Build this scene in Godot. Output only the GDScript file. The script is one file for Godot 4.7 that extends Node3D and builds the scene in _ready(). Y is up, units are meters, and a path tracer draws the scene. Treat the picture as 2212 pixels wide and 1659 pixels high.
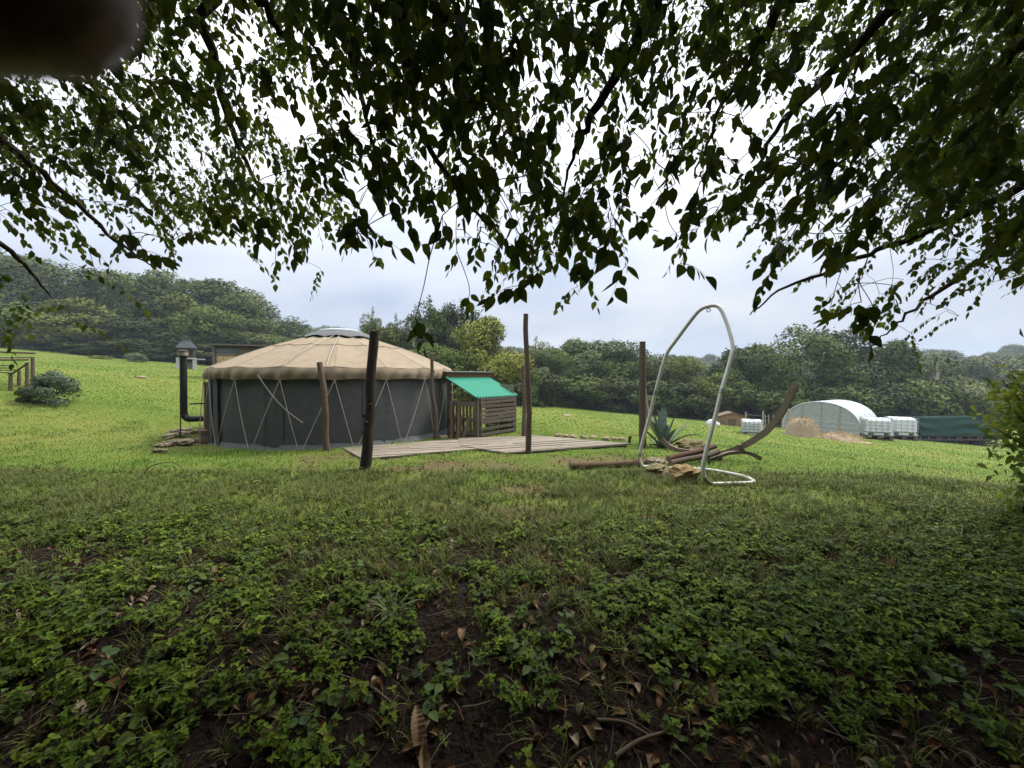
extends Node3D
# A canvas yurt on a sloping field, seen from under the trees at the field's edge.

const FOV := 85.0
const EYE := Vector3(0.0, 1.55, 0.0)
const PITCH := -1.08
var rng := RandomNumberGenerator.new()
var used := {}
var M := {}
var bump := FastNoiseLite.new()
var patch := FastNoiseLite.new()
var lens := 905.0
var aim := Basis()


class MB:
	var v := PackedVector3Array()
	var n := PackedVector3Array()
	var c := PackedColorArray()
	var uv := PackedVector2Array()
	var col := Color(1, 1, 1)

	func tri(a: Vector3, b: Vector3, d: Vector3, na: Vector3, nb: Vector3, nd: Vector3) -> void:
		v.push_back(a)
		n.push_back(na)
		if (b - a).cross(d - a).dot(na + nb + nd) > 0.0:
			v.push_back(d); v.push_back(b)
			n.push_back(nd); n.push_back(nb)
		else:
			v.push_back(b); v.push_back(d)
			n.push_back(nb); n.push_back(nd)
		c.push_back(col); c.push_back(col); c.push_back(col)

	func face(pts: Array, out: Vector3) -> void:
		# a flat convex polygon whose front points roughly along out
		var nr: Vector3 = (pts[1] - pts[0]).cross(pts[2] - pts[0]).normalized()
		if nr.dot(out) < 0.0:
			nr = -nr
		for i in range(1, pts.size() - 1):
			tri(pts[0], pts[i], pts[i + 1], nr, nr, nr)

	func quad(a: Vector3, b: Vector3, d: Vector3, e: Vector3, nr: Vector3) -> void:
		tri(a, b, d, nr, nr, nr)
		tri(a, d, e, nr, nr, nr)

	func box(t: Transform3D, s: Vector3, bev := 0.0) -> void:
		var h := s * 0.5
		var e := Vector3(h.x - bev, h.y - bev, h.z - bev)
		for ax in 3:
			for sg in [-1.0, 1.0]:
				var o := Vector3(); o[ax] = sg * h[ax]
				var u := (ax + 1) % 3
				var w := (ax + 2) % 3
				var ps := []
				for k in [[-1, -1], [1, -1], [1, 1], [-1, 1]]:
					var p := o; p[u] = k[0] * e[u]; p[w] = k[1] * e[w]
					ps.append(t * p)
				var nr := Vector3(); nr[ax] = sg
				nr = (t.basis * nr).normalized()
				quad(ps[0], ps[1], ps[2], ps[3], nr)
		if bev > 0.0:
			for ax in 3:
				var u := (ax + 1) % 3
				var w := (ax + 2) % 3
				for su in [-1.0, 1.0]:
					for sw in [-1.0, 1.0]:
						var a := Vector3(); a[ax] = -e[ax]; a[u] = su * h[u]; a[w] = sw * e[w]
						var b := a; b[u] = su * e[u]; b[w] = sw * h[w]
						var a2 := a; a2[ax] = e[ax]
						var b2 := b; b2[ax] = e[ax]
						var nr := Vector3(); nr[u] = su; nr[w] = sw
						nr = (t.basis * nr).normalized()
						quad(t * a, t * a2, t * b2, t * b, nr)

	func tube(p: PackedVector3Array, r: PackedFloat32Array, sides := 8, ends := true, squash := 1.0) -> void:
		var m := p.size()
		var rings := []
		var norms := []
		var side := Vector3.ZERO
		for i in m:
			var dir: Vector3 = (p[mini(i + 1, m - 1)] - p[maxi(i - 1, 0)]).normalized()
			if side == Vector3.ZERO:
				side = dir.cross(Vector3.UP if absf(dir.y) < 0.9 else Vector3.RIGHT).normalized()
			side = (side - dir * side.dot(dir)).normalized()
			var up := dir.cross(side)
			var ring := PackedVector3Array()
			var nn := PackedVector3Array()
			for k in sides:
				var a := TAU * k / sides
				var q := side * cos(a) + up * sin(a) * squash
				ring.push_back(p[i] + q * r[i])
				nn.push_back(q.normalized())
			rings.append(ring)
			norms.append(nn)
		for i in m - 1:
			for k in sides:
				var j := (k + 1) % sides
				tri(rings[i][k], rings[i + 1][k], rings[i + 1][j], norms[i][k], norms[i + 1][k], norms[i + 1][j])
				tri(rings[i][k], rings[i + 1][j], rings[i][j], norms[i][k], norms[i + 1][j], norms[i][j])
		if ends:
			for e in [0, m - 1]:
				var o: Vector3 = (p[0] - p[1]).normalized() if e == 0 else (p[m - 1] - p[m - 2]).normalized()
				for k in sides:
					tri(p[e], rings[e][k], rings[e][(k + 1) % sides], o, o, o)

	func strip(rows: Array, out := Vector3.ZERO) -> void:
		# a smooth sheet from rows of points; out picks the front
		var h := rows.size()
		var w: int = rows[0].size()
		var nn := []
		for i in h:
			var line := PackedVector3Array()
			for j in w:
				var du: Vector3 = rows[i][mini(j + 1, w - 1)] - rows[i][maxi(j - 1, 0)]
				var dv: Vector3 = rows[mini(i + 1, h - 1)][j] - rows[maxi(i - 1, 0)][j]
				var q := du.cross(dv)
				q = q.normalized() if q.length() > 1e-12 else Vector3.UP
				line.push_back(q)
			nn.append(line)
		var sg := 1.0
		if out != Vector3.ZERO and nn[h / 2][w / 2].dot(out) < 0.0:
			sg = -1.0
		for i in h - 1:
			for j in w - 1:
				tri(rows[i][j], rows[i][j + 1], rows[i + 1][j + 1], nn[i][j] * sg, nn[i][j + 1] * sg, nn[i + 1][j + 1] * sg)
				tri(rows[i][j], rows[i + 1][j + 1], rows[i + 1][j], nn[i][j] * sg, nn[i + 1][j + 1] * sg, nn[i + 1][j] * sg)

	func lathe(at: Vector3, prof: Array, sides := 24) -> void:
		# prof: [radius, height] pairs turned about a vertical axis
		var rows := []
		for q in prof:
			var line := PackedVector3Array()
			for k in sides + 1:
				var a := TAU * k / sides
				line.push_back(at + Vector3(cos(a) * q[0], q[1], sin(a) * q[0]))
			rows.append(line)
		for i in prof.size() - 1:
			var tn := Vector2(prof[i + 1][1] - prof[i][1], -(prof[i + 1][0] - prof[i][0])).normalized()
			for k in sides:
				var n0 := Vector3(cos(TAU * k / sides) * tn.x, tn.y, sin(TAU * k / sides) * tn.x)
				var n1 := Vector3(cos(TAU * (k + 1) / sides) * tn.x, tn.y, sin(TAU * (k + 1) / sides) * tn.x)
				tri(rows[i][k], rows[i][k + 1], rows[i + 1][k + 1], n0, n1, n1)
				tri(rows[i][k], rows[i + 1][k + 1], rows[i + 1][k], n0, n1, n0)

	func prism(poly: PackedVector2Array, y0: float, y1: float) -> void:
		# poly lies in x and z
		var m := poly.size()
		var top := []
		var mid := Vector2()
		for q in poly:
			top.append(Vector3(q.x, y1, q.y))
			mid += q / m
		face(top, Vector3.UP)
		for i in m:
			var a := poly[i]
			var b := poly[(i + 1) % m]
			var o := (a + b) * 0.5 - mid
			face([Vector3(a.x, y0, a.y), Vector3(b.x, y0, b.y), Vector3(b.x, y1, b.y), Vector3(a.x, y1, a.y)], Vector3(o.x, 0, o.y))

	func made() -> ArrayMesh:
		var arr := []
		arr.resize(Mesh.ARRAY_MAX)
		arr[Mesh.ARRAY_VERTEX] = v
		arr[Mesh.ARRAY_NORMAL] = n
		arr[Mesh.ARRAY_COLOR] = c
		var m := ArrayMesh.new()
		m.add_surface_from_arrays(Mesh.PRIMITIVE_TRIANGLES, arr)
		return m


# ---------- naming and placing ----------
func numbered(called: String) -> String:
	if not used.has(called):
		used[called] = 0
		return called
	used[called] += 1
	return "%s_%03d" % [called, used[called]]


func tag(o: Node, label: String, category: String, group := "") -> Node:
	o.set_meta("label", label)
	o.set_meta("category", category)
	if group != "":
		o.set_meta("group", group)
	return o


func thing(called: String, label: String, category: String, at := Vector3.ZERO, turn := 0.0, group := "") -> Node3D:
	var o := Node3D.new()
	o.name = numbered(called)
	add_child(o)
	o.position = at
	o.rotation.y = turn
	tag(o, label, category, group)
	return o


func part(called: String, what, m: Material, parent: Node, t := Transform3D()) -> MeshInstance3D:
	var o := MeshInstance3D.new()
	o.name = numbered(called) if parent == self else called
	o.mesh = what.made() if what is MB else what
	o.material_override = m
	o.transform = t
	parent.add_child(o, true)
	return o


func setting(called: String, what, m: Material) -> MeshInstance3D:
	var o := part(called, what, m, self)
	o.set_meta("kind", "structure")
	return o


func many(called: String, mesh: Mesh, m: Material, places: Array, tints: Array, parent: Node) -> MultiMeshInstance3D:
	var mm := MultiMesh.new()
	mm.transform_format = MultiMesh.TRANSFORM_3D
	mm.use_colors = true
	mm.mesh = mesh
	mm.instance_count = places.size()
	for i in places.size():
		mm.set_instance_transform(i, places[i])
		mm.set_instance_color(i, tints[i])
	var o := MultiMeshInstance3D.new()
	o.name = numbered(called) if parent == self else called
	o.multimesh = mm
	o.material_override = m
	parent.add_child(o, true)
	o.set_meta("kind", "stuff")
	return o


# where the photograph's points lie, at a chosen depth or on the ground (units: 2212 x 1659)
func pix(x: float, y: float, d: float) -> Vector3:
	return EYE + aim * (Vector3((x - 1106.0) / lens, (829.5 - y) / lens, -1.0) * d)


func gpix(x: float, y: float) -> Vector3:
	var last := 0.5
	var d := 0.5
	while d < 200.0:
		var p := pix(x, y, d)
		if p.y < hgt(p.x, p.z):
			var lo := last
			var hi := d
			for k in 14:
				var m := (lo + hi) * 0.5
				var q := pix(x, y, m)
				if q.y < hgt(q.x, q.z):
					hi = m
				else:
					lo = m
			p = pix(x, y, hi)
			return Vector3(p.x, hgt(p.x, p.z), p.z)
		last = d
		d *= 1.02
	return pix(x, y, 60.0)


func on_ground(x: float, d: float) -> Vector3:
	var q := (x - 1106.0) / lens * d
	return Vector3(q, hgt(q, -d), -d)


func hgt(x: float, z: float) -> float:
	var t := -z
	var r := sqrt(x * x + z * z)
	var a := lerpf(11.0, 5.0, smoothstep(-3.0, 5.0, x))
	var w := smoothstep(a, a + 14.0, r)
	var h := -0.09 * clampf(x, -70.0, 45.0) * w
	h -= 0.6 * smoothstep(18.0, 34.0, t) * smoothstep(-14.0, -2.0, x)
	h += 7.5 * smoothstep(85.0, 230.0, r)
	var crest := 2.75 + 0.35 * bump.get_noise_2d(x * 60.0, 7.0)
	h -= 0.24 * (1.0 - smoothstep(crest - 1.2, crest, t)) * smoothstep(-9.0, -5.0, x) * (1.0 - smoothstep(1.5, 4.5, x))
	if r < 40.0:
		h += bump.get_noise_2d(x * 26.0, z * 26.0) * 0.035 * (1.0 - smoothstep(25.0, 40.0, r))
		if r < 9.0:
			h += bump.get_noise_2d(x * 130.0, z * 130.0) * 0.03 * (1.0 - smoothstep(4.0, 9.0, r))
	return h


func up_at(x: float, z: float) -> Vector3:
	var e := 0.08
	return Vector3(hgt(x - e, z) - hgt(x + e, z), 2.0 * e, hgt(x, z - e) - hgt(x, z + e)).normalized()


# how much of the ground is lawn (1) and how much is woodland floor (0)
func lawn_at(x: float, z: float) -> float:
	var t := -z
	var edge := 4.7 + 0.5 * patch.get_noise_2d(x * 40.0, 3.0) - 0.05 * absf(x) + 0.9 * smoothstep(3.0, 7.0, x) + 0.5 * smoothstep(-2.0, -6.0, x)
	return smoothstep(edge - 0.9, edge + 0.7, t)


# trodden, bare earth: in front of the deck, round the swing frame and beside the yurt
func bare_at(x: float, z: float) -> float:
	var b := 0.0
	for q in [[-0.6, -7.1, 2.6, 0.9], [1.7, -7.7, 1.5, 0.8], [3.6, -6.3, 1.3, 0.5], [-7.0, -9.6, 1.2, 0.9], [-3.0, -8.0, 2.0, 0.8], [0.8, -5.6, 2.0, 0.5], [-0.3, -4.4, 1.6, 0.7]]:
		var u: float = (x - q[0]) / q[2]
		var w: float = (z - q[1]) / q[3]
		b = maxf(b, exp(-(u * u + w * w)))
	return clampf(b * 1.1 + patch.get_noise_2d(x * 75.0, z * 75.0) * 0.75 - 0.25, 0.0, 1.0)


# ---------- materials ----------
func noise_tex(sd: int, freq: float, ramp: Array, octaves := 4, size := 512, kind := FastNoiseLite.TYPE_SIMPLEX_SMOOTH) -> NoiseTexture2D:
	var nz := FastNoiseLite.new()
	nz.seed = sd
	nz.noise_type = kind
	nz.frequency = freq
	nz.fractal_octaves = octaves
	var g := Gradient.new()
	var offs := PackedFloat32Array()
	var cols := PackedColorArray()
	for i in ramp.size():
		offs.push_back(float(i) / (ramp.size() - 1))
		cols.push_back(ramp[i])
	g.offsets = offs
	g.colors = cols
	var t := NoiseTexture2D.new()
	t.width = size
	t.height = size
	t.seamless = true
	t.noise = nz
	t.color_ramp = g
	return t


func grey(a: float) -> Color:
	return Color(a, a, a)


func mat(called: String, lin: Color, rough := 0.85, tex: Texture2D = null, scale := Vector3.ONE, relief: Texture2D = null, depth := 0.0, world := false) -> StandardMaterial3D:
	var m := StandardMaterial3D.new()
	m.resource_name = called
	m.albedo_color = lin.linear_to_srgb()
	m.roughness = rough
	m.metallic_specular = 0.4
	if tex or relief:
		m.uv1_triplanar = true
		m.uv1_world_triplanar = world
		m.uv1_scale = scale
	if tex:
		m.albedo_texture = tex
	if relief:
		m.heightmap_enabled = true
		m.heightmap_texture = relief
		m.heightmap_scale = depth
	M[called] = m
	return m


func leafy(called: String, lin: Color, glow: float, rough := 0.55, tinted := true) -> StandardMaterial3D:
	var m := StandardMaterial3D.new()
	m.resource_name = called
	m.albedo_color = lin.linear_to_srgb()
	m.roughness = rough
	m.metallic_specular = 0.25
	m.vertex_color_use_as_albedo = tinted
	m.cull_mode = BaseMaterial3D.CULL_DISABLED
	if glow > 0.0:
		m.backlight_enabled = true
		m.backlight = Color(glow, glow, glow * 0.8).linear_to_srgb()
	M[called] = m
	return m


func materials() -> void:
	var fine := noise_tex(11, 0.05, [grey(0.62), grey(0.85), grey(1.0)], 5)
	var coarse := noise_tex(12, 0.012, [grey(0.7), grey(0.92), grey(1.0)], 4)
	var streak := noise_tex(13, 0.02, [grey(0.45), grey(0.8), grey(0.92), grey(1.0)], 5)
	var lumps := noise_tex(14, 0.03, [grey(0.0), grey(1.0)], 5)
	var bark := noise_tex(15, 0.03, [Color(0.5, 0.45, 0.42), Color(0.78, 0.74, 0.7), Color(1, 0.98, 0.95)], 5)
	var soiltex := noise_tex(16, 0.035, [Color(0.45, 0.42, 0.4), Color(0.78, 0.75, 0.72), Color(1, 0.98, 0.94)], 5)
	var stonetex := noise_tex(17, 0.018, [Color(0.45, 0.42, 0.38), Color(0.8, 0.77, 0.7), Color(1, 0.97, 0.9)], 5)
	var soft := noise_tex(19, 0.012, [grey(0.86), grey(0.95), grey(1.0)], 4)
	var weather := noise_tex(18, 0.014, [Color(0.55, 0.53, 0.5), Color(0.85, 0.84, 0.82), Color(1, 1, 1)], 5)
	var g := mat("ground", Color(1, 1, 1), 0.95, soiltex, Vector3.ONE * 1.3, lumps, 2.0, true)
	g.vertex_color_use_as_albedo = true
	g.metallic_specular = 0.2
	mat("canvas_dark", Color(0.082, 0.086, 0.086), 0.9, soft, Vector3.ONE * 0.7, fine, 0.15)
	mat("canvas_tan", Color(0.265, 0.21, 0.14), 0.9, soft, Vector3.ONE * 0.5, fine, 0.15)
	mat("canvas_grey", Color(0.11, 0.115, 0.117), 0.9, soft, Vector3.ONE * 0.9, fine, 0.15)
	mat("rope", Color(0.36, 0.34, 0.29), 0.9)
	mat("dome_skin", Color(0.30, 0.33, 0.34), 0.35, soft, Vector3.ONE * 0.8)
	mat("seam_tan", Color(0.20, 0.155, 0.10), 0.9)
	mat("black_metal", Color(0.018, 0.018, 0.019), 0.5, weather, Vector3.ONE * 2.0)
	mat("steel", Color(0.34, 0.30, 0.24), 0.5).metallic = 0.5
	mat("post_dark", Color(0.060, 0.046, 0.034), 0.95, bark, Vector3(6, 0.9, 6), lumps, 1.2)
	mat("post_brown", Color(0.165, 0.135, 0.108), 0.95, bark, Vector3(6, 0.9, 6), lumps, 1.0)
	mat("post_grey", Color(0.20, 0.165, 0.125), 0.9, bark, Vector3(6, 0.9, 6), lumps, 0.8)
	mat("log_bark", Color(0.20, 0.15, 0.10), 0.95, bark, Vector3(6, 0.9, 6), lumps, 0.8)
	mat("log_red", Color(0.17, 0.10, 0.066), 0.95, bark, Vector3(6, 0.9, 6), lumps, 0.8)
	for k in 5:
		var tone: float = [1.0, 0.88, 1.08, 0.94, 1.14][k]
		var pl := mat("deck_%d" % k, Color(0.285 * tone, 0.24 * tone, 0.185 * tone), 0.9, streak, Vector3(0.35, 7, 7), streak, 0.5)
		pl.uv1_offset = Vector3(k * 0.37, k * 0.21, k * 0.43)
		var pa := mat("pallet_%d" % k, Color(0.155 * tone, 0.125 * tone, 0.098 * tone), 0.92, streak, Vector3(0.5, 8, 8), streak, 0.5)
		pa.uv1_offset = Vector3(k * 0.31, k * 0.17, k * 0.29)
		var st := mat("stone_%d" % k, Color(0.40 * tone, 0.35 * tone, 0.265 * tone), 0.9, stonetex, Vector3.ONE * 2.2, stonetex, 1.5)
		st.uv1_offset = Vector3(k * 0.3, 0, k * 0.7)
	mat("stone_ochre", Color(0.33, 0.25, 0.12), 0.9, stonetex, Vector3.ONE * 1.6, stonetex, 2.0)
	mat("stone_mossy", Color(0.24, 0.21, 0.12), 0.95, stonetex, Vector3.ONE * 1.6, stonetex, 2.0)
	mat("plank_rust", Color(0.20, 0.085, 0.038), 0.85, streak, Vector3(7, 0.4, 7))
	mat("plank_brown", Color(0.17, 0.115, 0.068), 0.9, streak, Vector3(7, 0.5, 7), streak, 0.4)
	mat("plank_green", Color(0.21, 0.19, 0.12), 0.9, streak, Vector3(7, 0.5, 7), streak, 0.4)
	mat("beam_grey", Color(0.185, 0.145, 0.10), 0.8, streak, Vector3(1.5, 6, 6), streak, 0.4)
	mat("green_sheet", Color(0.028, 0.30, 0.19), 0.4, soft, Vector3.ONE * 0.9)
	mat("white_pipe", Color(0.62, 0.62, 0.58), 0.45, soft, Vector3.ONE * 2.5)
	mat("pipe_worn", Color(0.28, 0.25, 0.18), 0.7, weather, Vector3.ONE * 4.0)
	mat("agave_skin", Color(0.20, 0.29, 0.265), 0.6, weather, Vector3(5, 1.2, 5))
	mat("agave_dry", Color(0.10, 0.10, 0.06), 0.8)
	mat("tank_white", Color(0.72, 0.75, 0.78), 0.45, soft, Vector3.ONE * 0.7)
	mat("cage_grey", Color(0.30, 0.31, 0.32), 0.5).metallic = 0.5
	mat("net_green", Color(0.010, 0.060, 0.047), 0.85, weather, Vector3.ONE * 0.8)
	mat("film_grey", Color(0.36, 0.39, 0.38), 0.5, soft, Vector3.ONE * 0.5)
	mat("film_white", Color(0.60, 0.63, 0.63), 0.4, soft, Vector3.ONE * 0.6)
	mat("hay", Color(0.47, 0.37, 0.25), 0.95, fine, Vector3.ONE * 1.5, lumps, 3.0)
	mat("brick_red", Color(0.14, 0.055, 0.035), 0.9, coarse, Vector3.ONE * 2.0)
	mat("plaster_white", Color(0.52, 0.54, 0.54), 0.8, weather, Vector3.ONE)
	mat("hood_slate", Color(0.075, 0.085, 0.09), 0.6, weather, Vector3.ONE)
	mat("cream_board", Color(0.56, 0.43, 0.22), 0.8, weather, Vector3.ONE)
	mat("coop_wood", Color(0.33, 0.205, 0.115), 0.85, streak, Vector3(7, 0.6, 7))
	mat("pane_and_shade", Color(0.10, 0.12, 0.13), 0.15)  # glass on the coop; on the hut, painted shade of an open hole
	mat("stake", Color(0.27, 0.235, 0.18), 0.9)
	mat("bark_tree", Color(0.075, 0.058, 0.045), 0.95, bark, Vector3(3, 0.7, 3), lumps, 1.5)
	mat("twig_bark", Color(0.045, 0.036, 0.028), 0.9)
	mat("twig_pale", Color(0.19, 0.15, 0.11), 0.9, bark, Vector3(12, 2, 12))
	mat("dead_leaf_a", Color(0.17, 0.095, 0.045), 0.8)
	mat("dead_leaf_b", Color(0.24, 0.16, 0.085), 0.8)
	mat("dead_leaf_c", Color(0.12, 0.048, 0.026), 0.8)
	mat("dead_leaf_d", Color(0.30, 0.25, 0.17), 0.8)
	mat("skin", Color(0.40, 0.22, 0.16), 0.5, fine, Vector3.ONE * 20.0)
	leafy("canopy_leaf", Color(1, 1, 1), 1.0, 0.55)
	leafy("leaf_plain", Color(0.064, 0.094, 0.014), 1.0, 0.55)
	leafy("leaf_deep", Color(0.044, 0.070, 0.012), 1.0, 0.55)
	leafy("leaf_olive", Color(0.092, 0.112, 0.015), 1.0, 0.55)
	leafy("grass_blade", Color(1, 1, 1), 0.18, 0.6)
	for k in ["film_white", "film_grey"]:
		M[k].transparency = BaseMaterial3D.TRANSPARENCY_ALPHA
		M[k].albedo_color.a = 0.82
		M[k].cull_mode = BaseMaterial3D.CULL_DISABLED
	leafy("grass_tuft", Color(0.15, 0.20, 0.07), 0.2, 0.45)
	leafy("floor_leaf", Color(1, 1, 1), 0.35, 0.6).metallic_specular = 0.22
	leafy("far_leaf", Color(1, 1, 1), 0.10, 0.75)


func _ready() -> void:
	rng.seed = 20241
	lens = 829.5 / tan(deg_to_rad(FOV * 0.5))
	aim = Basis(Vector3.RIGHT, deg_to_rad(PITCH))
	bump.seed = 5
	bump.frequency = 0.01
	bump.fractal_octaves = 3
	patch.seed = 9
	patch.frequency = 0.01
	patch.fractal_octaves = 4

	var cam := Camera3D.new()
	cam.name = "camera"
	cam.position = EYE
	cam.rotation.x = deg_to_rad(PITCH)
	cam.near = 0.008
	cam.far = 900.0
	cam.fov = FOV
	var ca := CameraAttributesPhysical.new()
	ca.frustum_focal_length = 12.0 / tan(deg_to_rad(FOV * 0.5))
	ca.frustum_near = 0.008
	ca.frustum_far = 900.0
	ca.frustum_focus_distance = 7.0
	ca.exposure_aperture = 9.0
	cam.attributes = ca
	add_child(cam)
	cam.current = true

	var env := Environment.new()
	env.background_mode = Environment.BG_SKY
	env.tonemap_mode = Environment.TONE_MAPPER_LINEAR
	env.tonemap_exposure = 2.75
	env.background_energy_multiplier = 1.0
	env.sdfgi_enabled = true
	env.ssao_enabled = true
	env.ssil_enabled = true
	env.fog_enabled = true
	env.fog_density = 0.0009
	env.fog_light_color = Color(0.80, 0.86, 0.93)
	var sky := Sky.new()
	var pano := PanoramaSkyMaterial.new()
	pano.panorama = sky_picture()
	sky.sky_material = pano
	env.sky = sky
	var we := WorldEnvironment.new()
	we.name = "world_environment"
	we.environment = env
	add_child(we)

	var sun := DirectionalLight3D.new()
	sun.name = "sun"
	sun.light_energy = 0.5
	sun.light_angular_distance = 14.0
	sun.light_color = Color(1.0, 0.97, 0.92)
	sun.shadow_enabled = true
	add_child(sun)
	sun.look_at_from_position(Vector3(14, 22, -9), Vector3.ZERO)

	materials()
	build_ground()
	build_far_trees()
	build_yurt()
	build_stove_pipe()
	build_deck()
	build_lean_to()
	build_posts()
	build_swing_frame()
	build_hammock_stand()
	build_agave()
	build_logs_and_rocks()
	build_garden()
	build_left_side()
	build_undergrowth()
	build_canopy()
	build_hand()


# An overcast sky: brighter overhead than at the horizon, with soft streaks of cloud.
func sky_picture() -> ImageTexture:
	var w := 768
	var h := 384
	var nz := FastNoiseLite.new()
	nz.seed = 3
	nz.frequency = 1.0
	nz.fractal_octaves = 5
	var im := Image.create(w, h, false, Image.FORMAT_RGBF)
	for j in h:
		var up := (0.5 - (j + 0.5) / h) * PI
		var s := sin(up)
		for i in w:
			if s <= 0.0:
				im.set_pixel(i, j, Color(0.12, 0.14, 0.09))
				continue
			var a := TAU * i / w
			var lum := 0.275 + 1.15 * s * s
			var p := Vector3(cos(a), 0.0, sin(a)) * (1.0 / (s + 0.22))
			var k := nz.get_noise_3d(p.x * 0.55, p.z * 0.55, 1.7) + 0.5 * nz.get_noise_3d(p.x * 1.6, p.z * 1.6, 9.1)
			lum *= 1.0 + 0.17 * k
			var blue := clampf(0.62 - 0.75 * k - 0.55 * s, 0.0, 1.0)
			im.set_pixel(i, j, Color(lum * lerpf(1.0, 0.75, blue), lum * lerpf(1.02, 0.88, blue), lum * lerpf(1.06, 1.12, blue)))
	return ImageTexture.create_from_image(im)


func build_ground() -> void:
	# one sheet out to the ridge: rings that widen with distance
	var rings := 250
	var spokes := 300
	var grid := PackedVector3Array()
	var tint := PackedColorArray()
	var radii := PackedFloat32Array([0.0])
	var r := 0.25
	while r < 420.0:
		radii.push_back(r)
		r *= 1.0 + 0.022 + 0.02 * smoothstep(8.0, 60.0, r)
	rings = radii.size()
	for i in rings:
		for k in spokes:
			var a := TAU * k / spokes
			var x := radii[i] * sin(a)
			var z := -radii[i] * cos(a)
			grid.push_back(Vector3(x, hgt(x, z), z))
			tint.push_back(ground_tint(x, z))
	var idx := PackedInt32Array()
	for i in rings - 1:
		for k in spokes:
			var a := i * spokes + k
			var b := i * spokes + (k + 1) % spokes
			idx.append_array(PackedInt32Array([a, b + spokes, b, a, a + spokes, b + spokes]))
	var nn := PackedVector3Array()
	for p in grid:
		nn.push_back(up_at(p.x, p.z))
	var arr := []
	arr.resize(Mesh.ARRAY_MAX)
	arr[Mesh.ARRAY_VERTEX] = grid
	arr[Mesh.ARRAY_NORMAL] = nn
	arr[Mesh.ARRAY_COLOR] = tint
	arr[Mesh.ARRAY_INDEX] = idx
	var m := ArrayMesh.new()
	m.add_surface_from_arrays(Mesh.PRIMITIVE_TRIANGLES, arr)
	setting("ground", m, M["ground"])
	build_grass()


func lawn_tone(x: float, z: float) -> Color:
	var k := patch.get_noise_2d(x * 14.0, z * 14.0)
	var q := patch.get_noise_2d(x * 45.0 + 90.0, z * 70.0)
	var dry := clampf(0.4 + 0.8 * k + 0.4 * q, 0.0, 1.0)
	return Color(0.130, 0.216, 0.032).lerp(Color(0.215, 0.262, 0.058), dry)


func ground_tint(x: float, z: float) -> Color:
	var r := sqrt(x * x + z * z)
	if r > 75.0:
		return Color(0.05, 0.06, 0.02)
	var lawn := lawn_at(x, z)
	var earth := Color(0.034, 0.027, 0.020)
	var dirt := Color(0.20, 0.155, 0.095)
	var g := lawn_tone(x, z)
	g = Color(g.r * 1.15, g.g * 1.1, g.b * 1.2)
	g = g.lerp(dirt, bare_at(x, z) * 0.9)
	return earth.lerp(g, lawn)


func grass_patch(sd: int, count: int, size: float, lo: float, hi: float, wide: float, vary := 1.0) -> ArrayMesh:
	var rg := RandomNumberGenerator.new()
	rg.seed = sd
	var mb := MB.new()
	for i in count:
		var p := Vector3(rg.randf_range(-0.5, 0.5) * size, -0.004, rg.randf_range(-0.5, 0.5) * size)
		var a := rg.randf() * TAU
		var side := Vector3(cos(a), 0, sin(a))
		var lean := Vector3(cos(a + 1.57), 0, sin(a + 1.57)) * rg.randf_range(0.2, 1.1)
		var h := rg.randf_range(lo, hi)
		var mid := p + Vector3(0, h * 0.62, 0) + lean * h * 0.28
		var tip := p + Vector3(0, h * 0.9, 0) + lean * h * 0.85
		var w := wide * rg.randf_range(0.7, 1.2)
		var t := lerpf(1.0, rg.randf_range(0.72, 1.2), vary)
		mb.col = Color(t * rg.randf_range(0.95, 1.1), t, t * rg.randf_range(0.7, 1.1))
		var nr := (Vector3.UP + lean.cross(side) * 0.25 + lean * -0.35).normalized()
		mb.tri(p - side * w, p + side * w, mid + side * w * 0.8, nr, nr, nr)
		mb.tri(p - side * w, mid + side * w * 0.8, mid - side * w * 0.8, nr, nr, nr)
		mb.tri(mid - side * w * 0.8, mid + side * w * 0.8, tip, nr, nr, nr)
	return mb.made()


func lay(x: float, z: float, turn: float, s: float, lift := 0.0) -> Transform3D:
	var u := up_at(x, z)
	var f := Vector3(sin(turn), 0, cos(turn))
	f = (f - u * f.dot(u)).normalized()
	return Transform3D(Basis(u.cross(f) * s, u * s, f * s), Vector3(x, hgt(x, z) + lift, z))


func in_yurt(x: float, z: float) -> bool:
	return Vector2(x - YURT.x, z - YURT.z).length() < 3.0


func on_deck(x: float, z: float) -> bool:
	var q := Vector2(x, z)
	return Geometry2D.is_point_in_polygon(q, DECK_A) or Geometry2D.is_point_in_polygon(q, DECK_B)


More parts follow.
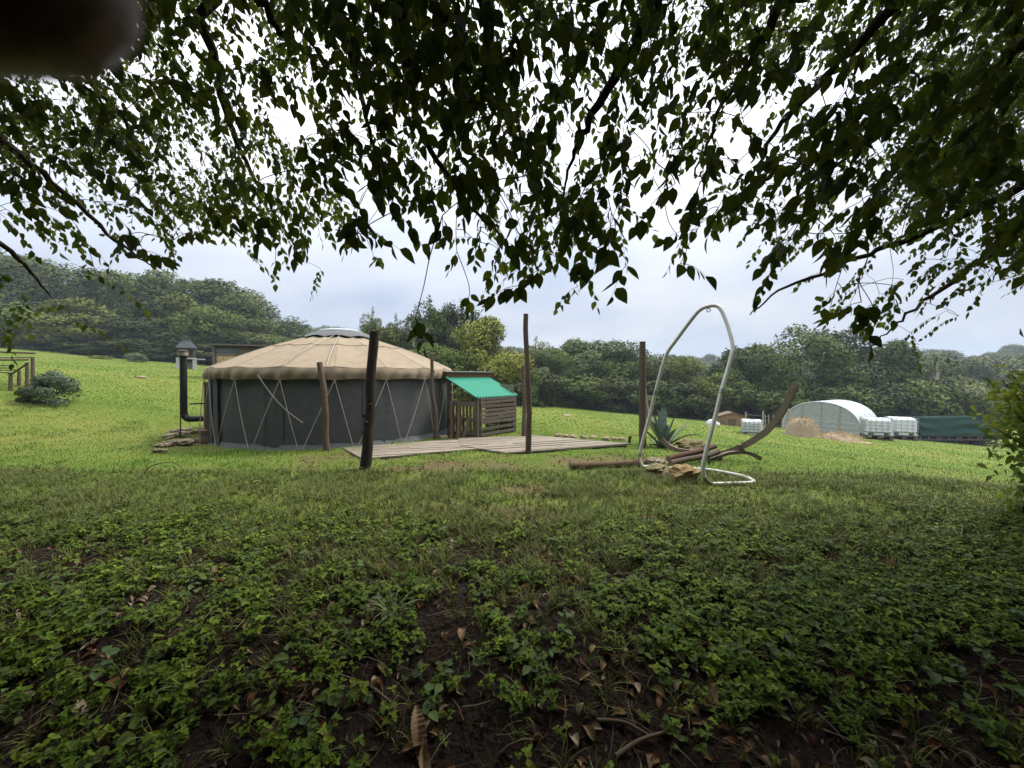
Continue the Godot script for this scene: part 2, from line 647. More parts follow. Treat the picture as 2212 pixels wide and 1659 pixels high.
func build_grass() -> void:
	var near := [grass_patch(1, 320, 0.42, 0.015, 0.04, 0.0026, 0.7), grass_patch(2, 320, 0.42, 0.018, 0.048, 0.0026, 0.7), grass_patch(3, 200, 0.42, 0.03, 0.085, 0.003)]
	var far := [grass_patch(4, 260, 0.95, 0.012, 0.032, 0.008, 0.3), grass_patch(5, 260, 0.95, 0.012, 0.036, 0.008, 0.3)]
	var near_at := [[], [], []]
	var near_tint := [[], [], []]
	var far_at := [[], []]
	var far_tint := [[], []]
	var n := 0
	var t := 3.2
	while t < 14.0:
		var step := 0.27 + 0.012 * (t - 3.0)
		var x := -1.32 * t - 1.6
		while x < 1.32 * t + 1.6:
			var px := x + rng.randf_range(-0.13, 0.13)
			var pz := -t + rng.randf_range(-0.13, 0.13)
			x += step
			if in_yurt(px, pz):
				continue
			var lawn := lawn_at(px, pz)
			if rng.randf() > lawn or rng.randf() < bare_at(px, pz) * 1.15 - 0.1:
				continue
			if on_deck(px, pz) and (px > -2.3 or rng.randf() > 0.3):
				continue
			var long := patch.get_noise_2d(px * 50.0 + 40.0, pz * 50.0)
			var v := 2 if (long > 0.22 or (lawn < 0.8 and rng.randf() < 0.5)) else n % 2
			n += 1
			near_at[v].append(lay(px, pz, rng.randf() * TAU, rng.randf_range(0.8, 1.25), 0.03 if on_deck(px, pz) else 0.0))
			var c := lawn_tone(px, pz)
			if v == 2:
				c = c.lerp(Color(0.08, 0.15, 0.018), 0.5)
			near_tint[v].append(c * rng.randf_range(0.94, 1.06))
		t += step
	t = 13.6
	while t < 58.0:
		var step := 0.62 + 0.03 * (t - 13.0)
		var x := -1.3 * t - 1.0
		while x < 1.3 * t + 1.0:
			var px := x + rng.randf_range(-0.4, 0.4)
			var pz := -t + rng.randf_range(-0.4, 0.4)
			x += step
			if in_yurt(px, pz):
				continue
			if rng.randf() < bare_at(px, pz):
				continue
			var v := n % 2
			n += 1
			far_at[v].append(lay(px, pz, rng.randf() * TAU, rng.randf_range(0.9, 1.4)))
			far_tint[v].append(lawn_tone(px, pz) * rng.randf_range(0.95, 1.05))
		t += step
	for k in 3:
		var o := many("lawn_grass", near[k], M["grass_blade"], near_at[k], near_tint[k], self)
		tag(o, ["short green lawn grass round the yurt and the deck", "short green lawn grass mixed in round the deck", "longer tufts of darker grass along the lawn's near edge"][k], "grass")
	for k in 2:
		var o := many("field_grass", far[k], M["grass_blade"], far_at[k], far_tint[k], self)
		tag(o, ["mown grass of the open field behind the yurt", "mown grass mixed through the sloping field"][k], "grass")


# ---------- the yurt ----------
const YURT := Vector3(-4.82, -0.04, -11.8)
var DECK_A := PackedVector2Array([Vector2(-3.56, -8.8), Vector2(-2.75, -7.67), Vector2(-0.66, -8.74), Vector2(-1.25, -10.0), Vector2(-1.95, -9.75)])
var DECK_B := PackedVector2Array([Vector2(-1.1, -9.0), Vector2(-0.12, -8.2), Vector2(2.66, -9.3), Vector2(0.54, -10.62), Vector2(-1.3, -10.1)])


func ring_pt(a: float, r: float, y: float) -> Vector3:
	return Vector3(sin(a) * r, y, cos(a) * r)


func build_yurt() -> void:
	var y := thing("yurt", "round canvas yurt with charcoal walls and a tan roof", "yurt", YURT)
	# angle 0 faces the +z side; the front seen from the camera is near +22 degrees
	var R := 2.98
	var seg := 144
	# wall: slightly bellied cloth panels between the lacing points
	var scallops := 18
	var mb := MB.new()
	var rows := []
	for j in 9:
		var f := j / 8.0
		var line := PackedVector3Array()
		for k in seg + 1:
			var a := TAU * k / seg
			var u := fposmod(a / TAU * scallops, 1.0)
			var rr := R + 0.018 * sin(u * PI) * sin(f * PI) + 0.03 * bump.get_noise_2d(a * 300.0, f * 60.0)
			line.push_back(ring_pt(a, rr, -0.08 + 1.80 * f))
		rows.append(line)
	mb.strip(rows, ring_pt(PI, 1, 0))
	part("wall", mb, M["canvas_dark"], y)
	# overlapping edge of one wall sheet, lighter grey on the right
	for q in [[0.62, 0.16], [-0.15, 0.05], [1.55, 0.05]]:
		mb = MB.new()
		rows = []
		for j in 7:
			var line := PackedVector3Array()
			for k in 4:
				line.push_back(ring_pt(q[0] + q[1] * (k / 3.0 - 0.5), R + 0.035 + 0.004 * sin(k * 2.0 + j), -0.05 + 1.72 * j / 6.0))
			rows.append(line)
		mb.strip(rows, ring_pt(q[0], 1, 0))
		part("wall_overlap", mb, M["canvas_dark"], y)
	# loose skirt lying at the foot of the wall
	mb = MB.new()
	rows = []
	for j in 4:
		var line := PackedVector3Array()
		for k in seg + 1:
			var a := TAU * k / seg
			var wob := 0.03 * bump.get_noise_2d(a * 400.0, 11.0) + 0.02 * sin(a * 23.0)
			line.push_back(ring_pt(a, R + [0.02, 0.05, 0.09, 0.13][j] + wob, [0.14, 0.08, 0.05, 0.0][j] + wob * 0.5))
		rows.append(line)
	mb.strip(rows, Vector3.UP)
	part("ground_skirt", mb, M["canvas_grey"], y)
	# roof: panels that sag a little between their seams
	mb = MB.new()
	rows = []
	for j in 13:
		var f := j / 12.0
		var line := PackedVector3Array()
		for k in seg + 1:
			var a := TAU * k / seg
			var u := fposmod(a / TAU * scallops, 1.0)
			var sag := -0.024 * sin(u * PI) * sin(clampf(f * 1.15, 0.0, 1.0) * PI) - 0.03 * sin(u * PI)
			var rr := lerpf(3.07, 0.72, f)
			var yy := 1.80 + 0.88 * (f * 1.0 + 0.08 * sin(f * PI)) + sag
			line.push_back(ring_pt(a, rr, yy))
		rows.append(line)
	mb.strip(rows, Vector3.UP)
	part("roof", mb, M["canvas_tan"], y)
	# the hanging edge of the roof, pulled down in points by the ropes
	mb = MB.new()
	rows = []
	for j in 7:
		var f := j / 6.0
		var line := PackedVector3Array()
		for k in 361:
			var a := TAU * k / 360.0
			var u := fposmod(a / TAU * scallops, 1.0)
			var bow := sin(u * PI)
			var fold := sin(u * TAU * 3.0 + f * 2.0) * 0.034 * f * (1.0 - 0.3 * bow) + bump.get_noise_2d(a * 500.0, f * 30.0) * 0.03
			var drop := 0.30 - 0.065 * pow(bow, 0.8)
			line.push_back(ring_pt(a, 3.072 + 0.035 * sin(f * PI) + fold + 0.01 * f, 1.80 - 0.03 * bow - drop * f))
		rows.append(line)
	mb.strip(rows, ring_pt(PI, 1, 0))
	var edge := part("roof_edge", mb, M["canvas_tan"], y)
	mb = MB.new()
	var hem := PackedVector3Array()
	var hr := PackedFloat32Array()
	for k in 361:
		hem.push_back(rows[6][k] + Vector3(0, 0.004, 0))
		hr.push_back(0.008)
	mb.tube(hem, hr, 4, false)
	part("hem", mb, M["seam_tan"], edge)
	# seams: up the roof and one round it
	for k in scallops:
		var a := TAU * k / scallops
		mb = MB.new()
		var p := PackedVector3Array()
		var rr := PackedFloat32Array()
		for j in 9:
			var f := j / 8.0
			p.push_back(ring_pt(a, lerpf(3.07, 0.72, f), 1.803 + 0.88 * (f + 0.08 * sin(f * PI))))
			rr.push_back(0.005)
		mb.tube(p, rr, 4, false)
		part("roof_seam", mb, M["canvas_tan"], y)
	mb = MB.new()
	var hoop := PackedVector3Array()
	var hoopr := PackedFloat32Array()
	for k in 145:
		var a := TAU * k / 144.0
		var u := fposmod(a / TAU * scallops, 1.0)
		hoop.push_back(ring_pt(a, lerpf(3.07, 0.72, 0.56), 1.806 + 0.88 * (0.56 + 0.08 * sin(0.56 * PI)) - 0.028 * sin(u * PI)))
		hoopr.push_back(0.008)
	mb.tube(hoop, hoopr, 4, false)
	part("roof_seam", mb, M["seam_tan"], y)
	# crown: grey cap with a wavy edge and a pale dome above it
	mb = MB.new()
	rows = []
	for j in 6:
		var f := j / 5.0
		var line := PackedVector3Array()
		for k in 97:
			var a := TAU * k / 96.0
			var u := absf(sin(a * 5.0))
			var rr := lerpf(1.0 - 0.05 * u, 0.42, f)
			line.push_back(ring_pt(a, rr, lerpf(2.615, 2.86, pow(f, 0.75)) + (0.05 * u * (1.0 - f))))
		rows.append(line)
	mb.strip(rows, Vector3.UP)
	var cap := part("crown_cover", mb, M["canvas_grey"], y)
	mb = MB.new()
	mb.lathe(Vector3.ZERO, [[0.60, 2.79], [0.59, 2.84], [0.50, 2.875], [0.34, 2.905], [0.16, 2.92], [0.0, 2.925]], 40)
	part("dome", mb, M["dome_skin"], cap)
	# lacing ropes: from every point of the roof edge down to two pegs
	for k in scallops:
		var a := TAU * k / scallops
		for s in [-1.0, 1.0]:
			mb = MB.new()
			var b: float = a + s * TAU / scallops * 0.47 - 0.045
			var p := PackedVector3Array()
			var rr := PackedFloat32Array()
			for j in 7:
				var f := j / 6.0
				p.push_back(ring_pt(lerpf(a, b, f), lerpf(3.10, 3.11, f) + 0.015 * sin(f * PI), lerpf(1.51, 0.02, f)))
				rr.push_back(0.0085)
			mb.tube(p, rr, 5, true)
			part("rope", mb, M["rope"], y)
	# ropes over the roof, and one that hangs slack across the wall on the left
	for q in [[0.02, 0.26], [0.30, 0.36]]:
		mb = MB.new()
		var p := PackedVector3Array()
		var rr := PackedFloat32Array()
		for j in 12:
			var f := j / 11.0
			p.push_back(ring_pt(lerpf(q[0], q[1], f * f), lerpf(3.09, 0.72, f), 1.822 + 0.88 * (f + 0.08 * sin(f * PI))))
			rr.push_back(0.009)
		mb.tube(p, rr, 5, true)
		part("roof_rope", mb, M["rope"], y)
	mb = MB.new()
	var sl := PackedVector3Array()
	var slr := PackedFloat32Array()
	for j in 10:
		var f := j / 9.0
		sl.push_back(ring_pt(lerpf(-0.15, 0.15, f), 3.125, lerpf(1.62, 0.62, f) - 0.10 * sin(f * PI)))
		slr.push_back(0.0095)
	mb.tube(sl, slr, 5, true)
	part("slack_rope", mb, M["rope"], y)
	# the left end: a wooden stove opening, a hanging cloth and a plank box at its foot
	var la := -0.84
	var out := ring_pt(la, 1, 0)
	var across := Vector3(cos(la), 0, -sin(la))
	for q in [[-0.16, 0.14, 1.46, 0.10, "plank_brown"], [0.0, 0.12, 1.40, 0.07, "plank_rust"], [0.14, 0.10, 1.46, 0.09, "plank_brown"]]:
		mb = MB.new()
		mb.box(Transform3D(Basis(across, Vector3.UP, out), Vector3.ZERO), Vector3(q[1], q[2], 0.05), 0.006)
		part("frame_board", mb, M[q[4]], y, Transform3D(Basis(), out * (R + q[3]) + across * q[0] + Vector3(0, 0.72, 0)))
	for k in 3:
		mb = MB.new()
		mb.box(Transform3D(Basis(across, Vector3.UP, out), Vector3.ZERO), Vector3(0.46, 0.125, 0.22), 0.008)
		part("plinth_board", mb, M["plank_brown" if k != 1 else "plank_green"], y, Transform3D(Basis(), out * (R + 0.13) + across * 0.02 + Vector3(0, 0.03 + 0.13 * k, 0)))
	for q in [[0.34, 0.05], [0.62, 0.03]]:
		mb = MB.new()
		rows = []
		for j in 8:
			var line := PackedVector3Array()
			for k in 9:
				var f := k / 8.0
				line.push_back(ring_pt(la + (q[0] + (f - 0.5) * 0.26) / R, R + q[1] + 0.03 + 0.022 * sin(k * 2.4 + j * 0.15), -0.03 + 1.66 * j / 7.0))
			rows.append(line)
		mb.strip(rows, out)
		part("cloth_flap", mb, M["canvas_grey"], y)
	for q in [-0.26, -0.20]:
		mb = MB.new()
		mb.tube(PackedVector3Array([out * 3.10 + across * q + Vector3(0, 1.58, 0), out * 3.22 + across * (q - 0.03) + Vector3(0, 0.0, 0)]), PackedFloat32Array([0.007, 0.007]), 5)
		part("rope", mb, M["rope"], y)
	# small shelf bracket beside the flue
	mb = MB.new()
	mb.box(Transform3D(Basis(across, Vector3.UP, out), Vector3.ZERO), Vector3(0.05, 0.03, 0.30), 0.004)
	part("bracket", mb, M["black_metal"], y, Transform3D(Basis(), out * (R + 0.26) + across * -0.1 + Vector3(0, 0.95, 0)))


func build_stove_pipe() -> void:
	var d := 10.1
	var base := pix(397, 905, d)
	var o := thing("stove_pipe", "black elbowed stove pipe rising beside the left end of the yurt", "stove pipe", base)
	var up := pix(396, 768, d) - base
	var mb := MB.new()
	mb.tube(PackedVector3Array([Vector3(0, 0.16, 0), up * 0.5, up]), PackedFloat32Array([0.074, 0.074, 0.074]), 20)
	part("upright_pipe", mb, M["black_metal"], o)
	mb = MB.new()
	var p := PackedVector3Array()
	var r := PackedFloat32Array()
	for k in 9:
		var a := PI * 0.5 * k / 8.0
		p.push_back(Vector3(0.16 - 0.16 * cos(a), 0.16 - 0.16 * sin(a), 0))
		r.push_back(0.078)
	mb.tube(p, r, 20)
	part("elbow", mb, M["black_metal"], o)
	var into := pix(463, 903, d + 0.12) - base
	mb = MB.new()
	mb.tube(PackedVector3Array([Vector3(0.16, 0, 0), into]), PackedFloat32Array([0.072, 0.072]), 20)
	part("level_pipe", mb, M["black_metal"], o)
	mb = MB.new()
	mb.tube(PackedVector3Array([into * 0.84, into * 0.97]), PackedFloat32Array([0.125, 0.125]), 20)
	part("collar", mb, M["steel"], o)
	var cap := Node3D.new()
	cap.name = "cap"
	o.add_child(cap)
	cap.position = up
	mb = MB.new()
	mb.lathe(Vector3.ZERO, [[0.0, -0.02], [0.12, -0.02], [0.12, 0.0], [0.0, 0.0]], 24)
	part("lower_disc", mb, M["black_metal"], cap)
	mb = MB.new()
	mb.lathe(Vector3.ZERO, [[0.10, 0.0], [0.10, 0.10]], 24)
	part("sleeve", mb, M["steel"], cap)
	mb = MB.new()
	mb.lathe(Vector3.ZERO, [[0.0, 0.10], [0.125, 0.10], [0.125, 0.112], [0.05, 0.135], [0.0, 0.138]], 24)
	part("upper_disc", mb, M["black_metal"], cap)
	# the iron stake that stands by it
	var a2 := pix(389, 951, 9.75)
	var b2 := pix(390, 862, 9.85)
	a2.y = hgt(a2.x, a2.z) - 0.02
	var s := thing("iron_stake", "thin dark iron stake standing among the pale stones", "stake", a2)
	mb = MB.new()
	var tip := b2 - a2
	mb.tube(PackedVector3Array([Vector3.ZERO, tip * 0.5 + Vector3(0.004, 0, 0), tip]), PackedFloat32Array([0.014, 0.013, 0.012]), 7)
	part("rod", mb, M["black_metal"], s)
	mb = MB.new()
	mb.tube(PackedVector3Array([tip * 0.93, tip * 1.0]), PackedFloat32Array([0.02, 0.02]), 7)
	part("eye", mb, M["black_metal"], s)


func build_deck() -> void:
	var poly := [DECK_A, DECK_B]
	var label := ["weathered plank deck panel beside the yurt, overgrown at its left", "larger weathered plank deck panel between the lean-to and agave"]
	var turn := [deg_to_rad(14.0), deg_to_rad(20.0)]
	for k in 2:
		var mid := Vector2()
		for q in poly[k]:
			mid += q / poly[k].size()
		var o := thing("deck", label[k], "deck", Vector3(mid.x, hgt(mid.x, mid.y) * 0.5 - 0.016 + 0.012 * k, mid.y), turn[k])
		var flat := PackedVector2Array()
		for q in poly[k]:
			var w: Vector2 = (q - mid).rotated(turn[k])
			flat.push_back(w)
		var frame := MB.new()
		var shrunk = Geometry2D.offset_polygon(flat, -0.05)
		if shrunk.size():
			frame.prism(shrunk[0], -0.06, 0.022)
		part("joist_frame", frame, M["pallet_1"], o)
		var v := -1.6
		var i := 0
		while v < 1.6:
			var w := 0.112
			var cut := rng.randf_range(-0.9, 0.9)
			for side in [[-4.0, cut - 0.003], [cut + 0.003, 4.0]]:
				var strip := PackedVector2Array([Vector2(side[0], v), Vector2(side[1], v), Vector2(side[1], v + w), Vector2(side[0], v + w)])
				for piece in Geometry2D.intersect_polygons(strip, flat):
					var lo := 9.0
					var hi := -9.0
					for q in piece:
						lo = minf(lo, q.x)
						hi = maxf(hi, q.x)
					if hi - lo < 0.08:
						continue
					var mb := MB.new()
					var top := 0.075 + rng.randf_range(-0.005, 0.006)
					mb.prism(piece, 0.026, top - 0.016)
					part("plank", mb, M["deck_%d" % rng.randi_range(0, 4)], o)
			v += w + rng.randf_range(0.008, 0.016)
			i += 1


func pallet_wall(o: Node3D, at: Vector3, u: Vector3, wide: float, rows: Array, tall: float) -> void:
	var nrm := u.cross(Vector3.UP)
	for k in 3:
		var mb := MB.new()
		mb.box(Transform3D(Basis(u, Vector3.UP, nrm), Vector3.ZERO), Vector3(0.07, tall, 0.07), 0.005)
		part("upright", mb, M["pallet_1"], o, Transform3D(Basis(), at + u * (0.04 + (wide - 0.08) * k / 2.0) + Vector3(0, tall * 0.5, 0)))
	var n := 0
	for h in rows:
		var mb := MB.new()
		mb.box(Transform3D(Basis(), Vector3.ZERO), Vector3(wide + rng.randf_range(-0.02, 0.02), h[1], 0.02), 0.003)
		var tilt := Basis(u, Vector3.UP, nrm) * Basis(Vector3(0, 0, 1), rng.randf_range(-0.012, 0.012))
		part("slat", mb, M["pallet_%d" % (n % 5)], o, Transform3D(tilt, at + u * wide * 0.5 - nrm * -0.047 + Vector3(0, h[0], 0)))
		n += 1


func build_lean_to() -> void:
	var u := Vector3(0.62, 0, -0.785).normalized()
	var s := Vector3(0.785, 0, 0.62).normalized()
	var low := Vector3(-0.86, 1.05, -10.4)
	var gy := hgt(low.x, low.z) - 0.02
	var o := thing("lean_to", "pallet-board lean-to with a green corrugated roof against the yurt", "lean-to", Vector3(low.x, gy, low.z))
	var base := Vector3.ZERO
	var top := low.y - gy
	# corrugated sheet
	var mb := MB.new()
	var rows := []
	var slope := -s * 1.02 + Vector3(0, 0.46, 0)
	var nr := slope.cross(u).normalized()
	if nr.y < 0.0:
		nr = -nr
	for j in 3:
		var line := PackedVector3Array()
		for k in 161:
			var f := k / 160.0
			var p := base + Vector3(0, top, 0) - u * 0.06 + s * 0.06 - Vector3(0, 0.03, 0) + u * (1.62 * f) + slope * (1.08 * j / 2.0) + nr * (0.022 * cos(f * TAU * 15.0))
			line.push_back(p)
		rows.append(line)
	mb.strip(rows, Vector3.UP)
	part("corrugated_roof", mb, M["green_sheet"], o)
	# rolled verge along the near edge
	mb = MB.new()
	var e0 := base + Vector3(0, top - 0.03, 0) - u * 0.075 + s * 0.06
	mb.tube(PackedVector3Array([e0, e0 + slope * 0.54, e0 + slope * 1.08]), PackedFloat32Array([0.028, 0.028, 0.028]), 8)
	part("verge", mb, M["green_sheet"], o)
	# rafters and the rust-brown beam with its own felt strip above
	var b0 := base + Vector3(0, top, 0) - s * 1.04 + Vector3(0, 0.50, 0)
	mb = MB.new()
	mb.box(Transform3D(Basis(u, Vector3.UP, u.cross(Vector3.UP)), Vector3.ZERO), Vector3(1.75, 0.13, 0.05), 0.006)
	part("head_beam", mb, M["plank_rust"], o, Transform3D(Basis(), b0 + u * 0.80 + Vector3(0, 0.03, 0)))
	mb = MB.new()
	mb.box(Transform3D(Basis(u, Vector3.UP, u.cross(Vector3.UP)), Vector3.ZERO), Vector3(1.85, 0.025, 0.30), 0.004)
	part("felt_strip", mb, M["hood_slate"], o, Transform3D(Basis(u, 0.06), b0 + u * 0.80 - s * 0.08 + Vector3(0, 0.112, 0)))
	for q in [[0.0, 0.0], [1.5, 0.0], [0.0, 1.02], [1.5, 1.02]]:
		mb = MB.new()
		var hh: float = top - 0.06 + 0.44 * q[1] / 1.02
		mb.box(Transform3D(Basis(u, Vector3.UP, u.cross(Vector3.UP)), Vector3.ZERO), Vector3(0.08, hh, 0.08), 0.008)
		part("corner_post", mb, M["pallet_3"], o, Transform3D(Basis(), base + u * q[0] - s * q[1] + Vector3(0, hh * 0.5, 0)))
	# low wall of pallet slats under the eave
	var rws := [[0.10, 0.07], [0.24, 0.07], [0.40, 0.08], [0.49, 0.075], [0.585, 0.08], [0.69, 0.075], [0.80, 0.075], [0.905, 0.07], [0.985, 0.06]]
	pallet_wall(o, base + u * 0.06, u, 1.40, rws, top - 0.09)
	# side wall of upright boards, with rails
	for k in 8:
		mb = MB.new()
		var hh := 0.80 + rng.randf_range(-0.03, 0.02)
		mb.box(Transform3D(Basis(), Vector3.ZERO), Vector3(0.085, hh, 0.018), 0.003)
		part("board", mb, M["plank_brown" if k % 3 else "plank_green"], o, Transform3D(Basis(s, Vector3.UP, s.cross(Vector3.UP)), base - s * (0.10 + 0.122 * k) - u * 0.02 + Vector3(0, hh * 0.5 + 0.02, 0)))
	for h in [[0.86, 0.11], [0.47, 0.07], [0.10, 0.06]]:
		mb = MB.new()
		mb.box(Transform3D(Basis(s, Vector3.UP, s.cross(Vector3.UP)), Vector3.ZERO), Vector3(1.0, h[1], 0.035), 0.004)
		part("rail", mb, M["pallet_2"], o, Transform3D(Basis(), base - s * 0.51 - u * 0.052 + Vector3(0, h[0], 0)))
	# boards of the far wall, seen through the gap, green light painted in
	for k in 9:
		mb = MB.new()
		mb.box(Transform3D(Basis(), Vector3.ZERO), Vector3(1.0, 0.135, 0.018), 0.003)
		part("back_board", mb, M["plank_green"], o, Transform3D(Basis(s, Vector3.UP, s.cross(Vector3.UP)), base - s * 0.5 + u * 1.46 + Vector3(0, 0.10 + 0.145 * k, 0)))
	# logs that lean against the side boards
	var lx := [[-0.20, 0.66, 0.045, 0.10], [-0.33, 0.86, 0.05, -0.16], [-0.44, 0.62, 0.04, 0.08], [-0.57, 0.90, 0.05, -0.20], [-0.69, 0.55, 0.042, 0.05]]
	var names := ["short pale log leaning at the front corner of the lean-to", "tall crooked log leaning second from the lean-to's front corner", "stubby log leaning in the middle of the lean-to's side", "tallest log leaning on the lean-to's side boards", "thin log leaning nearest to the yurt wall"]
	for k in 5:
		var q: Array = lx[k]
		var foot: Vector3 = Vector3(low.x, 0, low.z) + s * q[0] - u * (0.32 + 0.03 * (k % 2))
		foot.y = hgt(foot.x, foot.z) - 0.02
		var lg := thing("leaning_log", names[k], "log", foot, 0.0, "logs leaning on the lean-to")
		var head: Vector3 = s * q[3] + u * 0.20 + Vector3(0, q[1], 0)
		mb = MB.new()
		mb.tube(PackedVector3Array([Vector3.ZERO, head * 0.35 + s * 0.015, head * 0.7 - s * 0.01, head]), PackedFloat32Array([q[2] * 1.2, q[2], q[2] * 1.02, q[2] * 0.85]), 10)
		part("log", mb, M["log_bark" if k % 2 else "post_grey"], lg)
		mb = MB.new()
		mb.tube(PackedVector3Array([head, head * 1.006]), PackedFloat32Array([q[2] * 0.80, q[2] * 0.78]), 10)
		part("cut_end", mb, M["deck_2"], lg)


func build_posts() -> void:
	var list := [
		[786, 1020, 809, 715, 0.079, "post_dark", "thick dark leaning wooden post in front of the yurt"],
		[707, 966, 690, 783, 0.062, "post_grey", "knotty pale grey post standing close against the yurt wall"],
		[941, 950, 933, 765, 0.047, "post_brown", "slender brown post near the yurt's right end"],
		[1141, 980, 1136, 678, 0.055, "post_brown", "tall brown post at the deck's edge under the hanging leaves"],
		[1131, 946, 1130, 790, 0.050, "post_grey", "thin grey post just behind the tall deck post"],
		[1388, 968, 1388, 738, 0.072, "post_brown", "straight round post beside the agave"]]
	for q in list:
		var b := gpix(q[0], q[1])
		if q[0] == 707:
			b = on_ground(707, 8.62)
		b.y -= 0.06
		var d: float = -b.z
		var o := thing("wooden_post", q[6], "post", b, 0.0, "posts around the deck")
		var top := pix(q[2], q[3], d) - b
		var straight: bool = q[0] == 1388
		var p := PackedVector3Array()
		var r := PackedFloat32Array()
		for k in 11:
			var f := k / 10.0
			var wob := 0.0 if straight else 1.0
			p.push_back(top * f + Vector3(bump.get_noise_2d(f * 90.0, q[0]), 0, bump.get_noise_2d(f * 90.0, q[0] + 50.0)) * 0.10 * wob * sin(f * PI))
			r.push_back(q[4] * (1.12 - 0.22 * f) * (1.0 + 0.10 * wob * bump.get_noise_2d(f * 300.0, q[0] * 3.0)))
		var mb := MB.new()
		mb.tube(p, r, 14)
		part("shaft", mb, M[q[5]], o)
		if not straight:
			for k in 3:
				var f := rng.randf_range(0.25, 0.9)
				var at: Vector3 = top * f
				var a := rng.randf() * TAU
				var dir := Vector3(cos(a), 0.35, sin(a)).normalized()
				mb = MB.new()
				var rr: float = q[4]
				mb.tube(PackedVector3Array([at + dir * rr * 0.5, at + dir * rr * 1.1, at + dir * rr * 1.35]), PackedFloat32Array([rr * 0.42, rr * 0.33, rr * 0.2]), 8)
				part("knot", mb, M[q[5]], o)


# ---------- swing frame, hammock stand, agave ----------
func smooth_path(pts: Array, per := 6) -> PackedVector3Array:
	var out := PackedVector3Array()
	var n := pts.size()
	for i in n - 1:
		var a: Vector3 = pts[maxi(i - 1, 0)]
		var b: Vector3 = pts[i]
		var c: Vector3 = pts[i + 1]
		var d: Vector3 = pts[mini(i + 2, n - 1)]
		for k in per:
			out.push_back(b.cubic_interpolate(c, a, d, float(k) / per))
	out.push_back(pts[n - 1])
	return out


func build_swing_frame() -> void:
	var zz := func(x: float, y: float, d: float) -> Vector3: return pix(1152.0 + 0.2728 * x, 630.9 + 0.2728 * y, d)
	var foot: Vector3 = gpix(1525, 1046)
	var o := thing("swing_frame", "white bent-pipe frame for a hanging chair on the grass", "swing frame", foot)
	var raw := [[868, 1385, 7.0], [842, 1300, 7.15], [872, 1160, 7.12], [922, 980, 7.08], [967, 795, 7.02], [1022, 590, 6.95], [1062, 478, 6.9], [1135, 375, 6.8], [1250, 220, 6.65], [1325, 138, 6.55], [1410, 108, 6.45], [1472, 122, 6.38], [1515, 200, 6.3], [1556, 320, 6.2], [1580, 430, 6.12], [1568, 510, 6.08], [1534, 635, 6.05], [1490, 785, 6.0], [1442, 980, 5.97], [1400, 1135, 5.94], [1360, 1300, 5.92], [1342, 1400, 5.92], [1362, 1480, 5.92], [1420, 1524, 5.93]]
	var pts := []
	for q in raw:
		pts.append(zz.call(q[0], q[1], q[2]) - foot)
	var path := smooth_path(pts, 5)
	var r := PackedFloat32Array()
	for k in path.size():
		r.push_back(0.029)
	var mb := MB.new()
	mb.tube(path, r, 14)
	part("arch_pipe", mb, M["white_pipe"], o)
	# sleeves where the pipes are joined
	for k in [4, 17]:
		mb = MB.new()
		var a: Vector3 = pts[k]
		var dir: Vector3 = (pts[k + 1] - pts[k - 1]).normalized()
		mb.tube(PackedVector3Array([a - dir * 0.035, a + dir * 0.035]), PackedFloat32Array([0.033, 0.033]), 14)
		part("joint_sleeve", mb, M["cage_grey"], o)
	for e in [0, path.size() - 1]:
		mb = MB.new()
		var step := 1 if e == 0 else -1
		var foot_path := PackedVector3Array()
		var foot_r := PackedFloat32Array()
		for k in 7:
			foot_path.push_back(path[e + step * k])
			foot_r.push_back(0.0305 if k < 6 else 0.0292)
		mb.tube(foot_path, foot_r, 14)
		part("worn_foot", mb, M["pipe_worn"], o)
	var loop_px := [[1420, 1526, 5.93], [1550, 1524, 5.95], [1690, 1515, 6.0], [1742, 1508, 6.06], [1735, 1490, 6.16], [1660, 1460, 6.32], [1520, 1430, 6.5], [1380, 1408, 6.65], [1230, 1398, 6.78], [1080, 1394, 6.9], [950, 1392, 6.98], [868, 1385, 7.0]]
	pts = []
	for q in loop_px:
		var w: Vector3 = zz.call(q[0], q[1], q[2])
		w.y = maxf(w.y, hgt(w.x, w.z) + 0.028)
		pts.append(w - foot)
	path = smooth_path(pts, 5)
	r = PackedFloat32Array()
	for k in path.size():
		r.push_back(0.028)
	mb = MB.new()
	mb.tube(path, r, 12)
	part("base_loop", mb, M["white_pipe"], o)
	mb = MB.new()
	var h: Vector3 = zz.call(1388, 128, 6.47) - foot
	var ring := PackedVector3Array()
	r = PackedFloat32Array()
	for k in 13:
		ring.push_back(h + Vector3(cos(TAU * k / 12.0) * 0.028, sin(TAU * k / 12.0) * 0.028 - 0.03, 0))
		r.push_back(0.007)
	mb.tube(ring, r, 6, false)
	part("hook", mb, M["cage_grey"], o)


func beam(path: PackedVector3Array, across: Vector3, wide: float, deep: float) -> MB:
	# a rectangular beam swept along a path; across is its flat side's direction
	var mb := MB.new()
	var n := path.size()
	var prev := []
	for i in n:
		var dir := (path[mini(i + 1, n - 1)] - path[maxi(i - 1, 0)]).normalized()
		var ac := (across - dir * across.dot(dir)).normalized()
		var up := ac.cross(dir).normalized()
		var ring := [path[i] + ac * wide * 0.5 + up * deep * 0.5, path[i] - ac * wide * 0.5 + up * deep * 0.5, path[i] - ac * wide * 0.5 - up * deep * 0.5, path[i] + ac * wide * 0.5 - up * deep * 0.5]
		if i > 0:
			var o := [up, -ac, -up, ac]
			for k in 4:
				var j := (k + 1) % 4
				mb.face([prev[k], prev[j], ring[j], ring[k]], o[k])
		if i == 0:
			mb.face(ring, -dir)
		if i == n - 1:
			mb.face(ring, dir)
		prev = ring
	return mb


